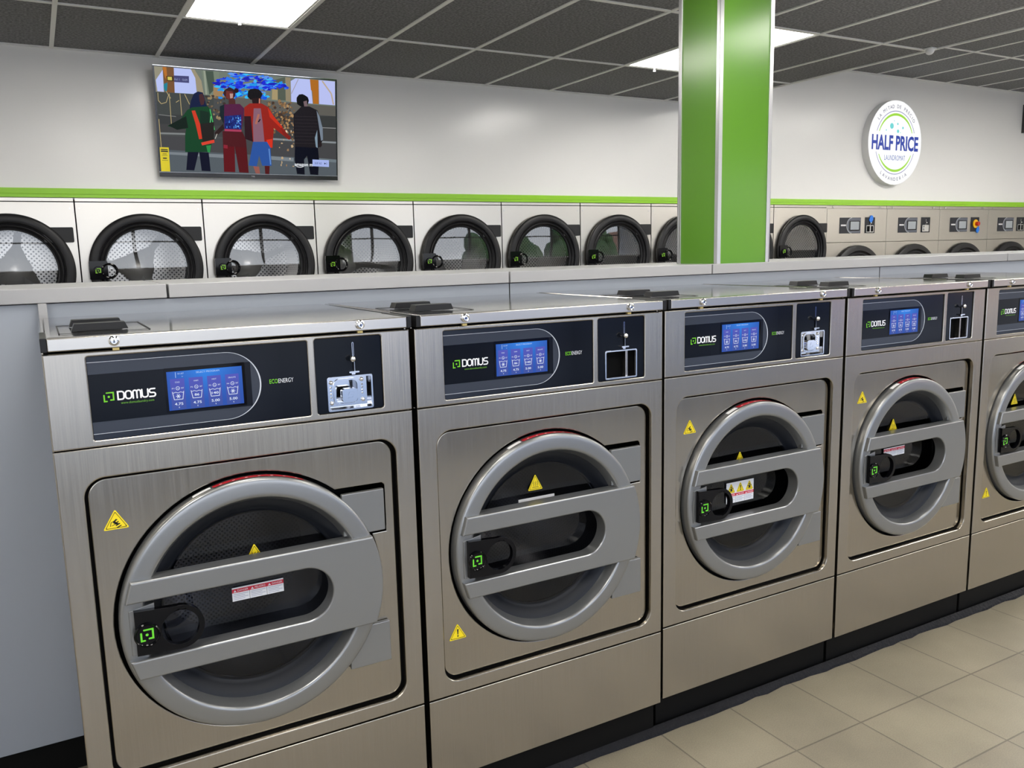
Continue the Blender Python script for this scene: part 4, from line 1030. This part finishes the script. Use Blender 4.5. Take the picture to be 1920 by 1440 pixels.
q = MB(); q.box(23.5, 36, -21, -17, FL, 1.6, 'peach')
for k in range(4): q.box(29+k*1.8, 30.2+k*1.8, -17.02, -17, -1., .4, 'car_glass')
tag(W(q, 'building', (0, -17, FL)), 'peach rendered building across the street behind the viewer, mirrored in the dryer doors', 'building')
def tree(x, y, h):
    r = empty('street_tree', x, y, FL, 'leafy tree across the street behind the viewer', 'tree', 'street trees')
    q = MB(); q.tube([(x, y, FL), (x+.05, y, FL+h*.3), (x, y, FL+h*.55)], .12, 'bark'); child_w(q, 'trunk', r)
    q = MB(); rr = random.Random(int(x*10))
    for k in range(14): q.ball(x+rr.uniform(-1, 1), y+rr.uniform(-.6, .6), FL+h*.65+rr.uniform(-.6, .8), .45+rr.random()*.4, 'leaf', 10)
    child_w(q, 'crown', r, merge=False)
tree(16.5, -18, 3.4); tree(19.8, -17, 3.6)
def car(x, y):
    r = empty('parked_car', x, y, FL, 'blue car parked in the street behind the viewer', 'car', 'parked cars')
    q = MB(); q.plate([(x-2.4, FL+.25), (x+2.4, FL+.25), (x+2.45, FL+.8), (x+1.6, FL+1.0), (x+.9, FL+1.55), (x-1.2, FL+1.55), (x-1.9, FL+1.0), (x-2.4, FL+.9)], [], y-.9, y+.9, 'car_blue'); child_w(q, 'body', r, bevel=.08)
    q = MB(); q.plate([(x-1.7, FL+1.0), (x+1.4, FL+1.0), (x+.8, FL+1.48), (x-1.15, FL+1.48)], [], y-.92, y+.92, 'car_glass'); child_w(q, 'windows', r)
    for a in (-1.5, 1.5):
        q = MB(); q.cyl(x+a, FL+.33, .36, y-.93, y+.93, 'black', 24); child_w(q, 'wheel', r)
car(7.5, -12); car(13.5, -12.2); car(19, -12)

# world
w_ = bpy.data.worlds.new('sky'); scene.world = w_; w_.use_nodes = True; nt = w_.node_tree; bg = nt.nodes['Background']
tc = node(nt, 'ShaderNodeTexCoord'); sp = node(nt, 'ShaderNodeSeparateXYZ'); rp = node(nt, 'ShaderNodeValToRGB')
rp.color_ramp.elements[0].position = 0; rp.color_ramp.elements[0].color = (.84, .88, .94, 1); rp.color_ramp.elements[1].position = .6; rp.color_ramp.elements[1].color = (.34, .50, .85, 1)
nt.links.new(tc.outputs['Generated'], sp.inputs['Vector']); nt.links.new(sp.outputs['Z'], rp.inputs['Fac']); nt.links.new(rp.outputs['Color'], bg.inputs['Color'])
bg.inputs['Strength'].default_value = 3.2
# sunlight on the street (the sun stands behind the shop) and sky light through the shop front
l = bpy.data.lights.new('sun', 'SUN'); l.energy = 8; l.color = (1, .95, .87); l.angle = .01
o = bpy.data.objects.new('sun', l); COL.objects.link(o); o.rotation_euler = (math.radians(-48), math.radians(12), 0)
for i, (a, b_) in enumerate(zip(mull[:-1], mull[1:])):
    l = bpy.data.lights.new('window_portal', 'AREA'); l.shape = 'RECTANGLE'; l.size = (b_-a-.1)*S; l.size_y = 2.6*S; l.cycles.is_portal = True
    o = bpy.data.objects.new('window_portal', l); COL.objects.link(o); o.location = ((a+b_)/2*S, (YF-.01)*S, (-.25-FL)*S); o.rotation_euler = (math.radians(90), 0, 0)

# ------------------------------------------------------------------ camera
cam = bpy.data.cameras.new('camera'); co = bpy.data.objects.new('camera', cam); COL.objects.link(co)
yaw, pitch, roll, fpx = .51241222, -.15695875, -.02345596, 1.04233203*1500
f = Vector((math.sin(yaw)*math.cos(pitch), math.cos(yaw)*math.cos(pitch), math.sin(pitch)))
r0 = Vector((math.cos(yaw), -math.sin(yaw), 0)); u0 = r0.cross(f)
r = r0*math.cos(roll)+u0*math.sin(roll); u = -r0*math.sin(roll)+u0*math.cos(roll)
mt = Matrix((r, u, -f)).transposed().to_4x4(); mt.translation = Vector((.00672273*S, -2.4216805*S, -FL*S)); co.matrix_world = mt
cam.sensor_width = 36; cam.lens = 36*fpx/1920; cam.clip_start = .05; scene.camera = co
vs_ = scene.view_settings; vs_.view_transform = 'Standard'; vs_.look = 'None'; vs_.exposure = 0; vs_.gamma = 1; vs_.use_curve_mapping = False
scene.cycles.use_denoising = True
scene.cycles.max_bounces = 10; scene.cycles.diffuse_bounces = 4; scene.cycles.glossy_bounces = 5; scene.cycles.transparent_max_bounces = 10
scene.cycles.sample_clamp_indirect = 6
